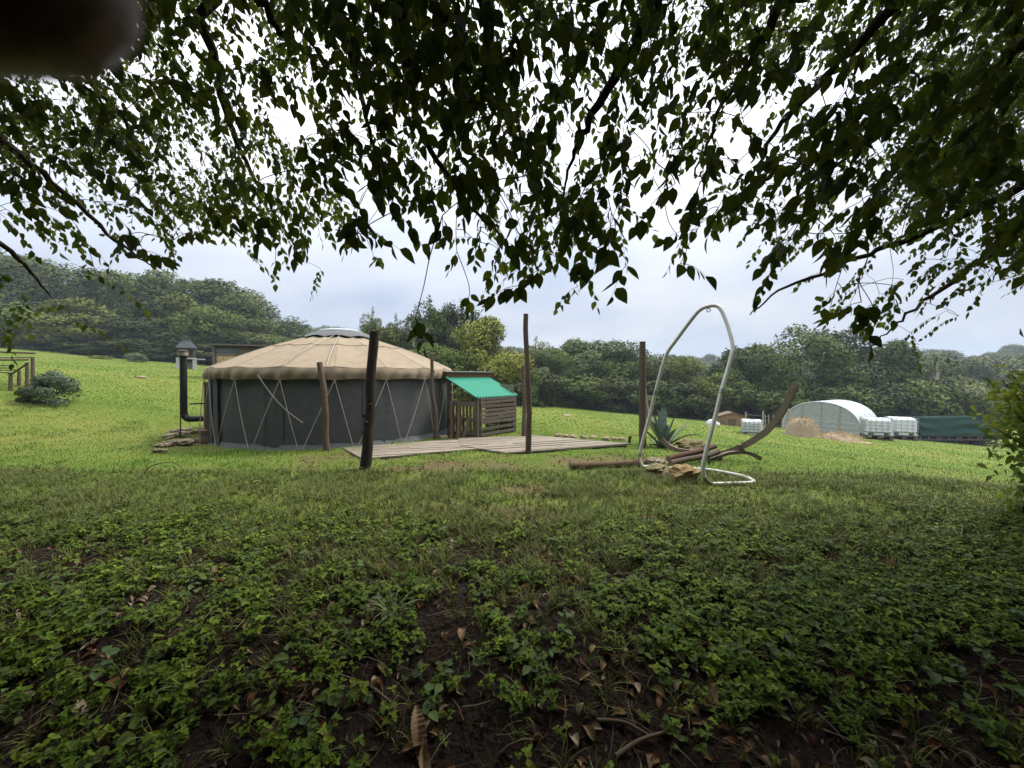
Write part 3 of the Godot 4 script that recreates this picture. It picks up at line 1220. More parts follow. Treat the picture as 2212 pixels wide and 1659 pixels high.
func build_hammock_stand() -> void:
	var raw := [[1719, 829, 7.6], [1693, 882, 7.68], [1660, 927, 7.78], [1629, 950, 7.88], [1599, 966, 7.98], [1556, 981, 8.2], [1506, 986, 8.5], [1452, 968, 9.0], [1416, 930, 9.5], [1397, 885, 9.8], [1390, 835, 9.95]]
	var foot := gpix(1560, 990)
	var o := thing("hammock_stand", "curved wooden hammock stand rising to the right of the logs", "hammock stand", foot)
	var pts := []
	for q in raw:
		var w := pix(q[0], q[1], q[2])
		w.y = maxf(w.y, hgt(w.x, w.z) + 0.06)
		pts.append(w - foot)
	var path := smooth_path(pts, 5)
	var flat: Vector3 = (pts[0] - pts[10]).cross(Vector3.UP).normalized()
	# two laminated lengths, butted at the lowest point
	part("curved_beam", beam(path.slice(0, 31), flat, 0.075, 0.105), M["beam_grey"], o)
	part("curved_beam", beam(path.slice(30), flat, 0.072, 0.10), M["beam_grey"], o)
	var fp := []
	for q in [[1535, 993, 7.75], [1552, 986, 7.82], [1575, 979, 7.9], [1605, 977, 7.95], [1628, 983, 7.95], [1644, 992, 7.93]]:
		fp.append(pix(q[0], q[1], q[2]) - foot)
	var fpath := smooth_path(fp, 4)
	part("foot_arc", beam(fpath, Vector3(0.3, 0, 1), 0.07, 0.06), M["beam_grey"], o)
	var clamp_at := pix(1600, 967, 7.96) - foot
	var mb := MB.new()
	mb.box(Transform3D(Basis(Vector3(0, 0, 1), 0.5), Vector3.ZERO), Vector3(0.05, 0.15, 0.11), 0.006)
	part("clamp_block", mb, M["beam_grey"], o, Transform3D(Basis(), clamp_at))
	for k in 2:
		mb = MB.new()
		var top: Vector3 = pts[0] + (pts[0] - pts[1]) * (-0.15 - 0.12 * k)
		mb.tube(PackedVector3Array([top - flat * 0.06, top + flat * 0.06]), PackedFloat32Array([0.012, 0.012]), 8)
		part("bolt", mb, M["cage_grey"], o)


func build_agave() -> void:
	var at := gpix(1432, 968)
	var o := thing("agave", "blue-green agave with tall upright leaves beside the round post", "plant", at)
	# lean (from upright), turn, length, width, droop
	var blades := [[0.09, 1.0, 0.92, 0.115, 0.0], [0.10, 2.2, 0.88, 0.115, 0.0], [0.13, 4.9, 0.92, 0.12, 0.01], [0.16, 4.1, 0.84, 0.12, 0.02], [0.26, 2.9, 0.80, 0.12, 0.05], [0.28, 0.3, 0.76, 0.12, 0.05], [0.40, 1.6, 0.60, 0.13, 0.06], [0.5, 2.5, 0.72, 0.10, 0.08],
		[0.62, 1.2, 0.62, 0.09, 0.12], [0.72, 3.3, 0.66, 0.09, 0.15], [0.80, 6.1, 0.86, 0.055, 0.06], [0.95, 0.2, 0.86, 0.05, 0.42], [1.15, 5.6, 0.52, 0.065, 0.2], [1.22, 2.6, 0.50, 0.065, 0.25], [1.30, 6.25, 0.56, 0.05, 0.2], [1.2, 4.4, 0.48, 0.08, 0.3]]
	for q in blades:
		var dirh := Vector3(cos(q[1]), 0, sin(q[1]))
		var across := Vector3(-sin(q[1]), 0, cos(q[1]))
		var rows := []
		var rows_in := []
		var lean: float = q[0]
		var p := Vector3(0, 0.02, 0) + dirh * 0.03
		var n := 9
		for j in n:
			var f := j / float(n - 1)
			var a: float = lean + q[4] * f * f * 2.2 - 0.12 * f * (1.0 if q[4] < 0.03 else 0.0)
			var dir := dirh * sin(a) + Vector3.UP * cos(a)
			var up := Vector3.UP * sin(a) - dirh * cos(a)
			var w: float = q[3] * (0.62 + 0.9 * f - 0.45 * f * f) * pow(maxf(1.0 - f, 0.0), 0.55) + 0.003
			var cup := 0.42 * w
			var thick: float = 0.020 * (1.0 - f) + 0.003
			rows.append(PackedVector3Array([p - across * w + up * cup, p - across * w * 0.55 + up * cup * 0.25, p, p + across * w * 0.55 + up * cup * 0.25, p + across * w + up * cup]))
			rows_in.append(PackedVector3Array([p - across * w + up * cup, p - across * w * 0.55 + up * (cup * 0.25 - thick), p - up * thick * 1.3, p + across * w * 0.55 + up * (cup * 0.25 - thick), p + across * w + up * cup]))
			p += dir * q[2] / (n - 1)
		var mb := MB.new()
		var front := Vector3.UP * sin(lean) - dirh * cos(lean)
		mb.strip(rows, front)
		mb.strip(rows_in, -front)
		part("leaf", mb, M["agave_dry" if q[3] <= 0.055 and q[4] > 0.1 else "agave_skin"], o)


func rock_mesh(sd: int, size: Vector3, rough := 0.28) -> MB:
	var nz := FastNoiseLite.new()
	nz.seed = sd
	nz.frequency = 0.9
	nz.fractal_octaves = 3
	var cells := FastNoiseLite.new()
	cells.seed = sd + 7
	cells.noise_type = FastNoiseLite.TYPE_CELLULAR
	cells.frequency = 0.8
	var mb := MB.new()
	var la := 11
	var lo := 16
	var g := []
	for i in la + 1:
		var line := []
		for k in lo + 1:
			var th := PI * i / la
			var ph := TAU * (k % lo) / lo
			var p := Vector3(sin(th) * cos(ph), cos(th), sin(th) * sin(ph))
			var e := Vector3(signf(p.x) * pow(absf(p.x), 0.75), signf(p.y) * pow(absf(p.y), 0.75), signf(p.z) * pow(absf(p.z), 0.75))
			line.append(e * size * 0.5 * (1.0 + rough * nz.get_noise_3dv(p * 1.4) * 1.6 + rough * 0.6 * cells.get_noise_3dv(p * 1.2)))
		g.append(line)
	for i in la:
		for k in lo:
			var c: Vector3 = g[i][k]
			mb.face([g[i][k], g[i][k + 1], g[i + 1][k + 1]] if i > 0 else [g[i][k], g[i + 1][k + 1], g[i + 1][k]], c)
			if i > 0 and i < la - 1:
				mb.face([g[i][k], g[i + 1][k + 1], g[i + 1][k]], c)
	return mb


func stone(called: String, label: String, at: Vector3, size: Vector3, sd: int, m: String, turn: float, group: String) -> void:
	var o := part(called, rock_mesh(sd, size), M[m], self, Transform3D(Basis(Vector3.UP, turn) * Basis(Vector3(1, 0, 0.3).normalized(), rng.randf_range(-0.15, 0.15)), at + Vector3(0, size.y * 0.28, 0)))
	tag(o, label, "stone", group)


func lying_log(label: String, a: Vector3, b: Vector3, r: float, m: String) -> void:
	a.y = maxf(a.y, hgt(a.x, a.z) + r * 0.8)
	b.y = maxf(b.y, hgt(b.x, b.z) + r * 0.8)
	var o := thing("lying_log", label, "log", a, 0.0, "logs lying by the swing frame")
	var along := b - a
	# built upright so that the bark runs along it
	var span := along.length()
	var up := along / span
	var sx := up.cross(Vector3.UP).normalized()
	var turn := Basis(sx, up, sx.cross(up))
	var p := PackedVector3Array()
	var rr := PackedFloat32Array()
	for k in 13:
		var f := k / 12.0
		p.push_back(Vector3(bump.get_noise_2d(f * 80.0, a.x * 40.0) * 0.05, span * f, bump.get_noise_2d(f * 80.0, a.x * 90.0) * 0.03))
		rr.push_back(r * (1.05 - 0.12 * f + 0.09 * bump.get_noise_2d(f * 260.0, a.z * 70.0)))
	var mb := MB.new()
	mb.tube(p, rr, 14)
	part("trunk", mb, M[m], o, Transform3D(turn, Vector3.ZERO))
	for e in [0, 12]:
		mb = MB.new()
		var o2 := Vector3(0, -0.004 if e == 0 else 0.004, 0)
		mb.tube(PackedVector3Array([p[e], p[e] + o2]), PackedFloat32Array([rr[e] * 0.9, rr[e] * 0.88]), 14)
		part("cut_end", mb, M["deck_1"], o, Transform3D(turn, Vector3.ZERO))


func build_logs_and_rocks() -> void:
	lying_log("long thin grey-brown log lying left of the swing frame", pix(1231, 1011, 6.95), pix(1404, 1003, 7.15), 0.062, "log_bark")
	lying_log("reddish log lying on top, pointing at the hammock stand", pix(1444, 993, 7.25), pix(1545, 965, 7.9), 0.05, "log_red")
	lying_log("darker log lying under the reddish one behind the stones", pix(1449, 1003, 7.1), pix(1553, 977, 7.75), 0.05, "post_brown")
	stone("rock", "large ochre rock at the right foot of the swing frame", gpix(1478, 1040), Vector3(0.46, 0.30, 0.36), 3, "stone_ochre", 0.4, "rocks at the swing frame")
	stone("rock", "mossy split rock left of the large ochre rock", gpix(1422, 1027), Vector3(0.50, 0.22, 0.34), 8, "stone_mossy", 1.1, "rocks at the swing frame")
	stone("rock", "flat pale rock behind the mossy rock, by the frame's left leg", gpix(1416, 1008), Vector3(0.42, 0.20, 0.30), 15, "stone_1", 2.0, "rocks at the swing frame")
	stone("rock", "dark low rock under the end of the logs", gpix(1540, 995), Vector3(0.36, 0.24, 0.3), 22, "stone_mossy", 0.2, "rocks at the swing frame")
	stone("rock", "rough earth-brown rock behind the agave", gpix(1492, 971), Vector3(0.85, 0.28, 0.5), 29, "stone_mossy", 0.7, "rocks at the swing frame")
	stone("rock", "small flat dark stone at the foot of the leaning post", gpix(752, 1020), Vector3(0.24, 0.08, 0.18), 33, "stone_mossy", 0.7, "small stones near the posts")
	stone("rock", "pale stone at the foot of the slender post", gpix(957, 948), Vector3(0.24, 0.12, 0.2), 35, "stone_2", 0.3, "small stones near the posts")
	# stones along the far edge of the deck
	var xs := [1207, 1222, 1238, 1262, 1282, 1308, 1326, 1344]
	var ordinal := ["first", "second", "third", "fourth", "fifth", "sixth", "seventh", "eighth"]
	for k in 8:
		var at := gpix(xs[k], 943 + 1.2 * k + [0, 2, 1, 2, 0, 3, 1, 2][k])
		stone("edging_stone", "pale %s stone from the left along the deck's far edge" % ordinal[k], at, Vector3(0.2 + 0.03 * (k % 3), 0.11 + 0.02 * (k % 2), 0.18), 40 + k, "stone_%d" % (k % 5), k * 0.9, "stones edging the deck")
	# the heap of flat stones left of the yurt
	var heap := [[352, 966, 0.34, 0.12], [375, 962, 0.42, 0.14], [402, 962, 0.38, 0.13], [425, 956, 0.30, 0.12], [365, 948, 0.36, 0.14], [394, 945, 0.34, 0.15], [418, 938, 0.36, 0.14], [438, 934, 0.26, 0.16], [385, 936, 0.38, 0.1], [405, 930, 0.34, 0.1], [346, 978, 0.24, 0.08]]
	var where := ["front left", "front middle", "front right of the middle", "far right end", "middle left", "centre", "right of the centre", "rightmost back corner", "back left", "back", "leftmost front tip"]
	for k in heap.size():
		var q: Array = heap[k]
		stone("flat_stone", "pale flat limestone at the %s of the stove-pipe heap" % where[k], gpix(q[0], q[1]) + Vector3(0, 0.02 * (k % 3), 0), Vector3(q[2], q[3], q[2] * 0.75), 60 + k, "stone_%d" % (k % 5), k * 1.3, "flat stones heaped beside the yurt")
	# short stub of a stake at the deck's right end
	var b := gpix(1359, 957)
	var st := thing("stake_stub", "short dark stub of a stake at the deck's right end", "stake", b)
	var mb := MB.new()
	mb.tube(PackedVector3Array([Vector3(0, -0.03, 0), Vector3(0.01, 0.08, 0), Vector3(0.03, 0.17, 0)]), PackedFloat32Array([0.035, 0.034, 0.036]), 9)
	part("shaft", mb, M["post_dark"], st)
	mb = MB.new()
	mb.tube(PackedVector3Array([Vector3(0.03, 0.17, 0), Vector3(0.031, 0.174, 0)]), PackedFloat32Array([0.033, 0.032]), 9)
	part("cut_end", mb, M["deck_1"], st)


# ---------- garden at the right ----------
func build_garden() -> void:
	# children's or hens' wooden house at the foot of the trees
	var at := gpix(1577, 919)
	var px := -at.z / lens
	var o := thing("wooden_coop", "small brown wooden coop below the trees at the field's foot", "coop", at, -0.25)
	var w := 50.0 * px
	var h := 20.0 * px
	var mb: MB
	for k in 9:
		mb = MB.new()
		mb.box(Transform3D(), Vector3(w / 9.0 - 0.008, h, 0.03), 0.003)
		part("front_board", mb, M["coop_wood"], o, Transform3D(Basis(), Vector3(-w * 0.5 + w / 9.0 * (k + 0.5), h * 0.5, 0.5)))
	mb = MB.new()
	mb.box(Transform3D(), Vector3(w - 0.04, h, 0.94), 0.01)
	part("body", mb, M["coop_wood"], o, Transform3D(Basis(), Vector3(0, h * 0.5, 0.01)))
	mb = MB.new()
	mb.face([Vector3(-w * 0.5, h, 0.515), Vector3(w * 0.5, h, 0.515), Vector3(0, h + 0.26, 0.515)], Vector3(0, 0, 1))
	mb.face([Vector3(-w * 0.5, h, 0.485), Vector3(w * 0.5, h, 0.485), Vector3(0, h + 0.26, 0.485)], Vector3(0, 0, -1))
	part("gable", mb, M["coop_wood"], o)
	for s in [-1.0, 1.0]:
		mb = MB.new()
		mb.box(Transform3D(), Vector3(w * 0.58, 0.03, 1.15), 0.004)
		part("roof", mb, M["plank_brown"], o, Transform3D(Basis(Vector3(0, 0, 1), -s * 0.30), Vector3(s * w * 0.27, h + 0.145, 0.0)))
	mb = MB.new()
	mb.box(Transform3D(), Vector3(w * 0.18, h * 0.42, 0.03), 0.003)
	var win := part("window", mb, M["pane_and_shade"], o, Transform3D(Basis(), Vector3(-w * 0.36, h * 0.55, 0.527)))
	for k in 2:
		mb = MB.new()
		mb.box(Transform3D(), Vector3(w * 0.2 if k == 0 else 0.025, 0.025 if k == 0 else h * 0.46, 0.02), 0.0)
		part("glazing_bar", mb, M["coop_wood"], win, Transform3D(Basis(), Vector3(0, 0, 0.018 + 0.002 * k)))
	mb = MB.new()
	mb.box(Transform3D(), Vector3(w * 0.3, h * 0.78, 0.025), 0.004)
	part("door", mb, M["plank_brown"], o, Transform3D(Basis(), Vector3(-w * 0.02, h * 0.42, 0.532)))
	mb = MB.new()
	mb.box(Transform3D(), Vector3(w * 0.14, h * 0.28, 0.02), 0.003)
	part("pop_door", mb, M["plank_brown"], o, Transform3D(Basis(), Vector3(w * 0.36, h * 0.16, 0.526)))
	# pale low dome beside it
	at = gpix(1538, 918)
	px = -at.z / lens
	var dm := thing("plastic_dome", "low pale plastic dome left of the wooden coop", "cloche", at)
	mb = MB.new()
	mb.lathe(Vector3.ZERO, [[13.0 * px, -0.03], [12.5 * px, 4.0 * px], [9.5 * px, 9.0 * px], [5.0 * px, 12.0 * px], [0.0, 13.0 * px]], 24)
	part("shell", mb, M["film_white"], dm)
	mb = MB.new()
	mb.lathe(Vector3(10.0 * px, 0, 6.0 * px), [[3.5 * px, -0.02], [4.2 * px, 2.0 * px], [2.5 * px, 5.5 * px], [0, 6.0 * px]], 16)
	part("cap", mb, M["tank_white"], dm)
	# water tanks in their cages
	tank(gpix(1624, 939), 42.0, 32.0, 0.0, "white caged water tank standing alone left of the greenhouse")
	tank(gpix(1899, 951), 48.0, 36.5, 11.0, "white caged water tank on a pallet, left end of the row")
	tank(gpix(1953, 951), 46.0, 38.0, 11.0, "white caged water tank on a pallet, half under the green net")
	green_net()
	greenhouse()
	hay_heap(gpix(1746, 944), 68.0, 38.0, 1.0, "tall heap of pinkish straw in front of the greenhouse", 4)
	hay_heap(gpix(1832, 954), 84.0, 15.0, 0.9, "low flat heap of straw beside the first pallet", 9)
	garden_fence()


func pallet(o: Node3D, at: Vector3, w: float, h: float, deep: float) -> void:
	for j in 2:
		for k in 3:
			var mb := MB.new()
			mb.box(Transform3D(), Vector3(w, h * 0.16, deep * 0.22), 0.0)
			part("pallet_board", mb, M["pallet_%d" % ((j + k) % 5)], o, Transform3D(Basis(), at + Vector3(0, h * (0.10 + 0.80 * j), (k - 1) * deep * 0.36)))
	for k in 3:
		var mb := MB.new()
		mb.box(Transform3D(), Vector3(w * 0.11, h * 0.62, deep * 0.95), 0.0)
		part("pallet_block", mb, M["pallet_1"], o, Transform3D(Basis(), at + Vector3((k - 1) * w * 0.43, h * 0.5, 0)))


func tank(at: Vector3, wpx: float, hpx: float, ppx: float, label: String) -> void:
	var px := -at.z / lens
	var w := wpx * px
	var h := hpx * px
	var ph := ppx * px
	var o := thing("water_tank", label, "water tank", at - Vector3(0, 0.02, 0), -0.5, "caged water tanks at the garden")
	if ph > 0.0:
		pallet(o, Vector3(0, 0, -w * 0.5), w, ph, w)
	var mb := MB.new()
	mb.box(Transform3D(), Vector3(w * 0.95, h * 0.85, w * 0.95), w * 0.07)
	part("bottle", mb, M["tank_white"], o, Transform3D(Basis(), Vector3(0, ph + h * 0.55, -w * 0.5)))
	mb = MB.new()
	for i in 6:
		var y := ph + h * (0.03 + 0.94 * i / 5.0)
		var c := w * 0.5
		mb.tube(PackedVector3Array([Vector3(-c, y, 0), Vector3(c, y, 0), Vector3(c, y, -w), Vector3(-c, y, -w), Vector3(-c, y, 0)]), PackedFloat32Array([0.011, 0.011, 0.011, 0.011, 0.011]), 5, false)
	for i in 6:
		var x := w * (-0.5 + i / 5.0)
		for z in [0.0, -w]:
			mb.tube(PackedVector3Array([Vector3(x, ph, z + 0.012), Vector3(x, ph + h, z + 0.012)]), PackedFloat32Array([0.011, 0.011]), 5, false)
			mb.tube(PackedVector3Array([Vector3(-c_of(w), ph, -w * i / 5.0), Vector3(-c_of(w), ph + h, -w * i / 5.0)]), PackedFloat32Array([0.011, 0.011]), 5, false)
	part("cage", mb, M["cage_grey"], o)
	# feet under the bottle; the fork slots are the gaps between them
	for q in [[-0.42, 0.10], [0.0, 0.36], [0.42, 0.10]]:
		mb = MB.new()
		mb.box(Transform3D(), Vector3(w * q[1], h * 0.125, w * 0.9), 0.004)
		part("foot", mb, M["tank_white"], o, Transform3D(Basis(), Vector3(w * q[0], ph + h * 0.0625, -w * 0.5)))
	mb = MB.new()
	mb.lathe(Vector3(0, ph + h * 0.965, -w * 0.5), [[w * 0.1, 0.0], [w * 0.1, 0.03], [0.0, 0.035]], 16)
	part("lid", mb, M["cage_grey"], o)


func c_of(w: float) -> float:
	return w * 0.5 + 0.004


func green_net() -> void:
	var a := gpix(1984, 951)
	var d := -a.z
	var px := d / lens
	var o := thing("net_covered_row", "dark green shade net draped over a long row on pallets", "shade net", a)
	var x0 := -20.0 * px
	var x1 := 178.0 * px
	# cloth front: slanting left edge, sagging folds, right end coming down
	var mb := MB.new()
	var rows := []
	var y_top := 52.0 * px
	var y_low := 11.0 * px
	var deep := 1.15
	for j in 15:
		var f := j / 14.0
		var line := PackedVector3Array()
		for k in 61:
			var g := k / 60.0
			var x := lerpf(x0, x1, g)
			var lo := y_low
			var top := y_top * 0.99 - 0.03 * px * 60.0 * absf(sin(g * 9.0)) * 0.3
			if g > 0.72:
				top = lerpf(top, y_low + 5.0 * px, (g - 0.72) / 0.28)
			var left := clampf(1.0 - g / 0.10, 0.0, 1.0)
			var yy := lerpf(lo, top, f)
			var xx := x + (lerpf(24.0 * px, 0.0, f)) * left
			var fold := 0.11 * sin(f * 11.0 + 2.5 * sin(g * 7.0) + g * 5.0) * sin(f * PI) * (0.5 + 0.5 * sin(g * 13.0)) + 0.03 * bump.get_noise_2d(g * 400.0, f * 120.0)
			line.push_back(Vector3(xx, yy, 0.06 + fold + 0.10 * (1.0 - f)))
		rows.append(line)
	# over the top and down the back
	for q in [[0.5, 0.02], [1.0, 0.0]]:
		var line := PackedVector3Array()
		for k in 61:
			var p: Vector3 = rows[14][k]
			line.push_back(Vector3(p.x, p.y + q[1] - 0.02 * absf(sin(k * 0.6)), -deep * q[0]))
		rows.append(line)
	var line2 := PackedVector3Array()
	for k in 61:
		line2.push_back(Vector3(rows[16][k].x, y_low, -deep - 0.04))
	rows.append(line2)
	mb.strip(rows, Vector3(0, 0, 1))
	part("net", mb, M["net_green"], o)
	mb = MB.new()
	mb.tube(PackedVector3Array([Vector3(x0 - 34.0 * px, y_top + 0.01, 0.05), Vector3(x0 + 40 * px, y_top, 0.03), Vector3(x0 + 130.0 * px, y_top * 0.99, 0.04)]), PackedFloat32Array([0.008, 0.008, 0.008]), 5)
	part("cord", mb, M["net_green"], o)
	for k in 4:
		var w := (x1 - x0 - 22.0 * px) / 4.0
		pallet(o, Vector3(x0 + 22.0 * px + w * (k + 0.5), -0.02 - 0.004 * k, -0.55), w - 0.03, 11.0 * px, 1.1)


func greenhouse() -> void:
	var d := 29.0
	var a := on_ground(1772, d)
	var px := d / lens
	var o := thing("greenhouse_tunnel", "low white plastic-sheet greenhouse tunnel behind the straw heap", "greenhouse", a, -0.95)
	var half := 72.0 * px
	var high := pix(1777, 868, d).y - a.y
	var deep := 3.8
	var mb := MB.new()
	var rows := []
	for j in 25:
		var z := -deep * j / 24.0
		var line := PackedVector3Array()
		var sag := -0.05 * absf(sin(j / 24.0 * PI * 4.0))
		for k in 33:
			var t := PI * k / 32.0
			var e := high * pow(sin(t), 0.75)
			line.push_back(Vector3(-cos(t) * half, e + sag * sin(t), z))
		rows.append(line)
	mb.strip(rows, Vector3.UP)
	part("cover", mb, M["film_white"], o)
	for z in [0.0, -deep]:
		mb = MB.new()
		var pts := []
		for k in 33:
			var t := PI * k / 32.0
			pts.append(Vector3(-cos(t) * half * 0.995, high * 0.99 * pow(sin(t), 0.75), z + 0.0))
		for k in 32:
			mb.face([Vector3(0, 0, z + (0.03 if z == 0.0 else -0.03)), pts[k], pts[k + 1]], Vector3(0, 0, 1 if z == 0.0 else -1))
		part("end_wall", mb, M["film_grey"], o)
	for j in 5:
		mb = MB.new()
		var p := PackedVector3Array()
		var r := PackedFloat32Array()
		for k in 25:
			var t := PI * k / 24.0
			p.push_back(Vector3(-cos(t) * half * 1.002, high * 1.003 * pow(sin(t), 0.75), -deep * j / 4.0 + (0.02 if j == 0 else 0.0)))
			r.push_back(0.024)
		mb.tube(p, r, 6, false)
		part("hoop", mb, M["tank_white"], o)
	for x in [-0.45, 0.05, 0.5]:
		mb = MB.new()
		var hh := high * 0.97 * pow(sin(acos(clampf(x, -1.0, 1.0))), 0.75)
		mb.tube(PackedVector3Array([Vector3(x * half, 0, 0.05), Vector3(x * half, hh, 0.02)]), PackedFloat32Array([0.02, 0.02]), 6)
		part("end_strut", mb, M["cage_grey"], o)


func hay_heap(at: Vector3, wpx: float, hpx: float, deep: float, label: String, sd: int) -> void:
	var px := -at.z / lens
	var w := wpx * px
	var h := hpx * px
	var nz := FastNoiseLite.new()
	nz.seed = sd
	nz.frequency = 1.2
	nz.fractal_octaves = 4
	var o := thing("straw_heap", label, "straw", at)
	var mb := MB.new()
	var rows := []
	for j in 25:
		var line := PackedVector3Array()
		for k in 33:
			var u := k / 32.0 * 2.0 - 1.0
			var v := j / 24.0 * 2.0 - 1.0
			var rr := sqrt(u * u + v * v)
			var e := maxf(0.0, 1.0 - pow(rr, 3.2))
			var top := e * (1.0 - 0.25 * u) * (1.0 + 0.35 * nz.get_noise_2d(u * 1.5, v * 1.5))
			line.push_back(Vector3(u * w * 0.5, -0.04 + h * minf(top, 1.05) + 0.04 * nz.get_noise_2d(u * 9.0, v * 9.0), v * w * 0.5 * deep - w * 0.3))
		rows.append(line)
	mb.strip(rows, Vector3.UP)
	part("mound", mb, M["hay"], o)
	var straw := MB.new()
	straw.tube(PackedVector3Array([Vector3(0, 0, 0), Vector3(0.1, 0.02, 0), Vector3(0.2, 0, 0.02)]), PackedFloat32Array([0.006, 0.006, 0.005]), 3, false)
	var places := []
	var tints := []
	for i in 700:
		var j := rng.randi_range(2, 22)
		var k := rng.randi_range(2, 30)
		var p: Vector3 = rows[j][k]
		if p.y < 0.0:
			continue
		places.append(Transform3D(Basis(Vector3(rng.randf_range(-1, 1), rng.randf_range(-1, 1), rng.randf_range(-1, 1)).normalized(), rng.randf() * 3.0), p))
		tints.append(Color(0.45, 0.32, 0.18) * rng.randf_range(0.6, 1.2))
	many("straw", straw.made(), M["grass_blade"], places, tints, o)


func garden_fence() -> void:
	var o := thing("garden_fence", "thin wooden stakes and wire round the garden beds", "fence", on_ground(1690, 27.5))
	var base := o.position
	var list := [[1611, 890, 27.0, 0.05], [1648, 888, 27.5, 0.06], [1654, 896, 28.5, 0.035], [1661, 896, 29.0, 0.035], [1671, 895, 29.0, 0.035], [1690, 900, 28.0, 0.035], [1703, 883, 26.5, 0.05], [1811, 895, 26.0, 0.05], [1862, 905, 26.2, 0.03], [1900, 885, 36.0, 0.045], [1908, 874, 36.5, 0.04], [1937, 887, 36.0, 0.12]]
	var tops := []
	for q in list:
		var b := on_ground(q[0], q[2])
		var t := pix(q[0] + rng.randf_range(-1, 1.5), q[1], q[2])
		var mb := MB.new()
		mb.tube(PackedVector3Array([b - base - Vector3(0, 0.05, 0), (b + t) * 0.5 - base + Vector3(0.01, 0, 0), t - base]), PackedFloat32Array([q[3], q[3], q[3] * 0.9]), 7)
		part("stake", mb, M["stake"], o)
		tops.append([b - base, t - base])
	for h in [0.25, 0.5, 0.8]:
		var mb := MB.new()
		var p := PackedVector3Array()
		var r := PackedFloat32Array()
		for q in tops:
			p.push_back(q[0] + Vector3(0, h, 0))
			r.push_back(0.006)
		mb.tube(p, r, 4, false)
		part("wire", mb, M["cage_grey"], o)


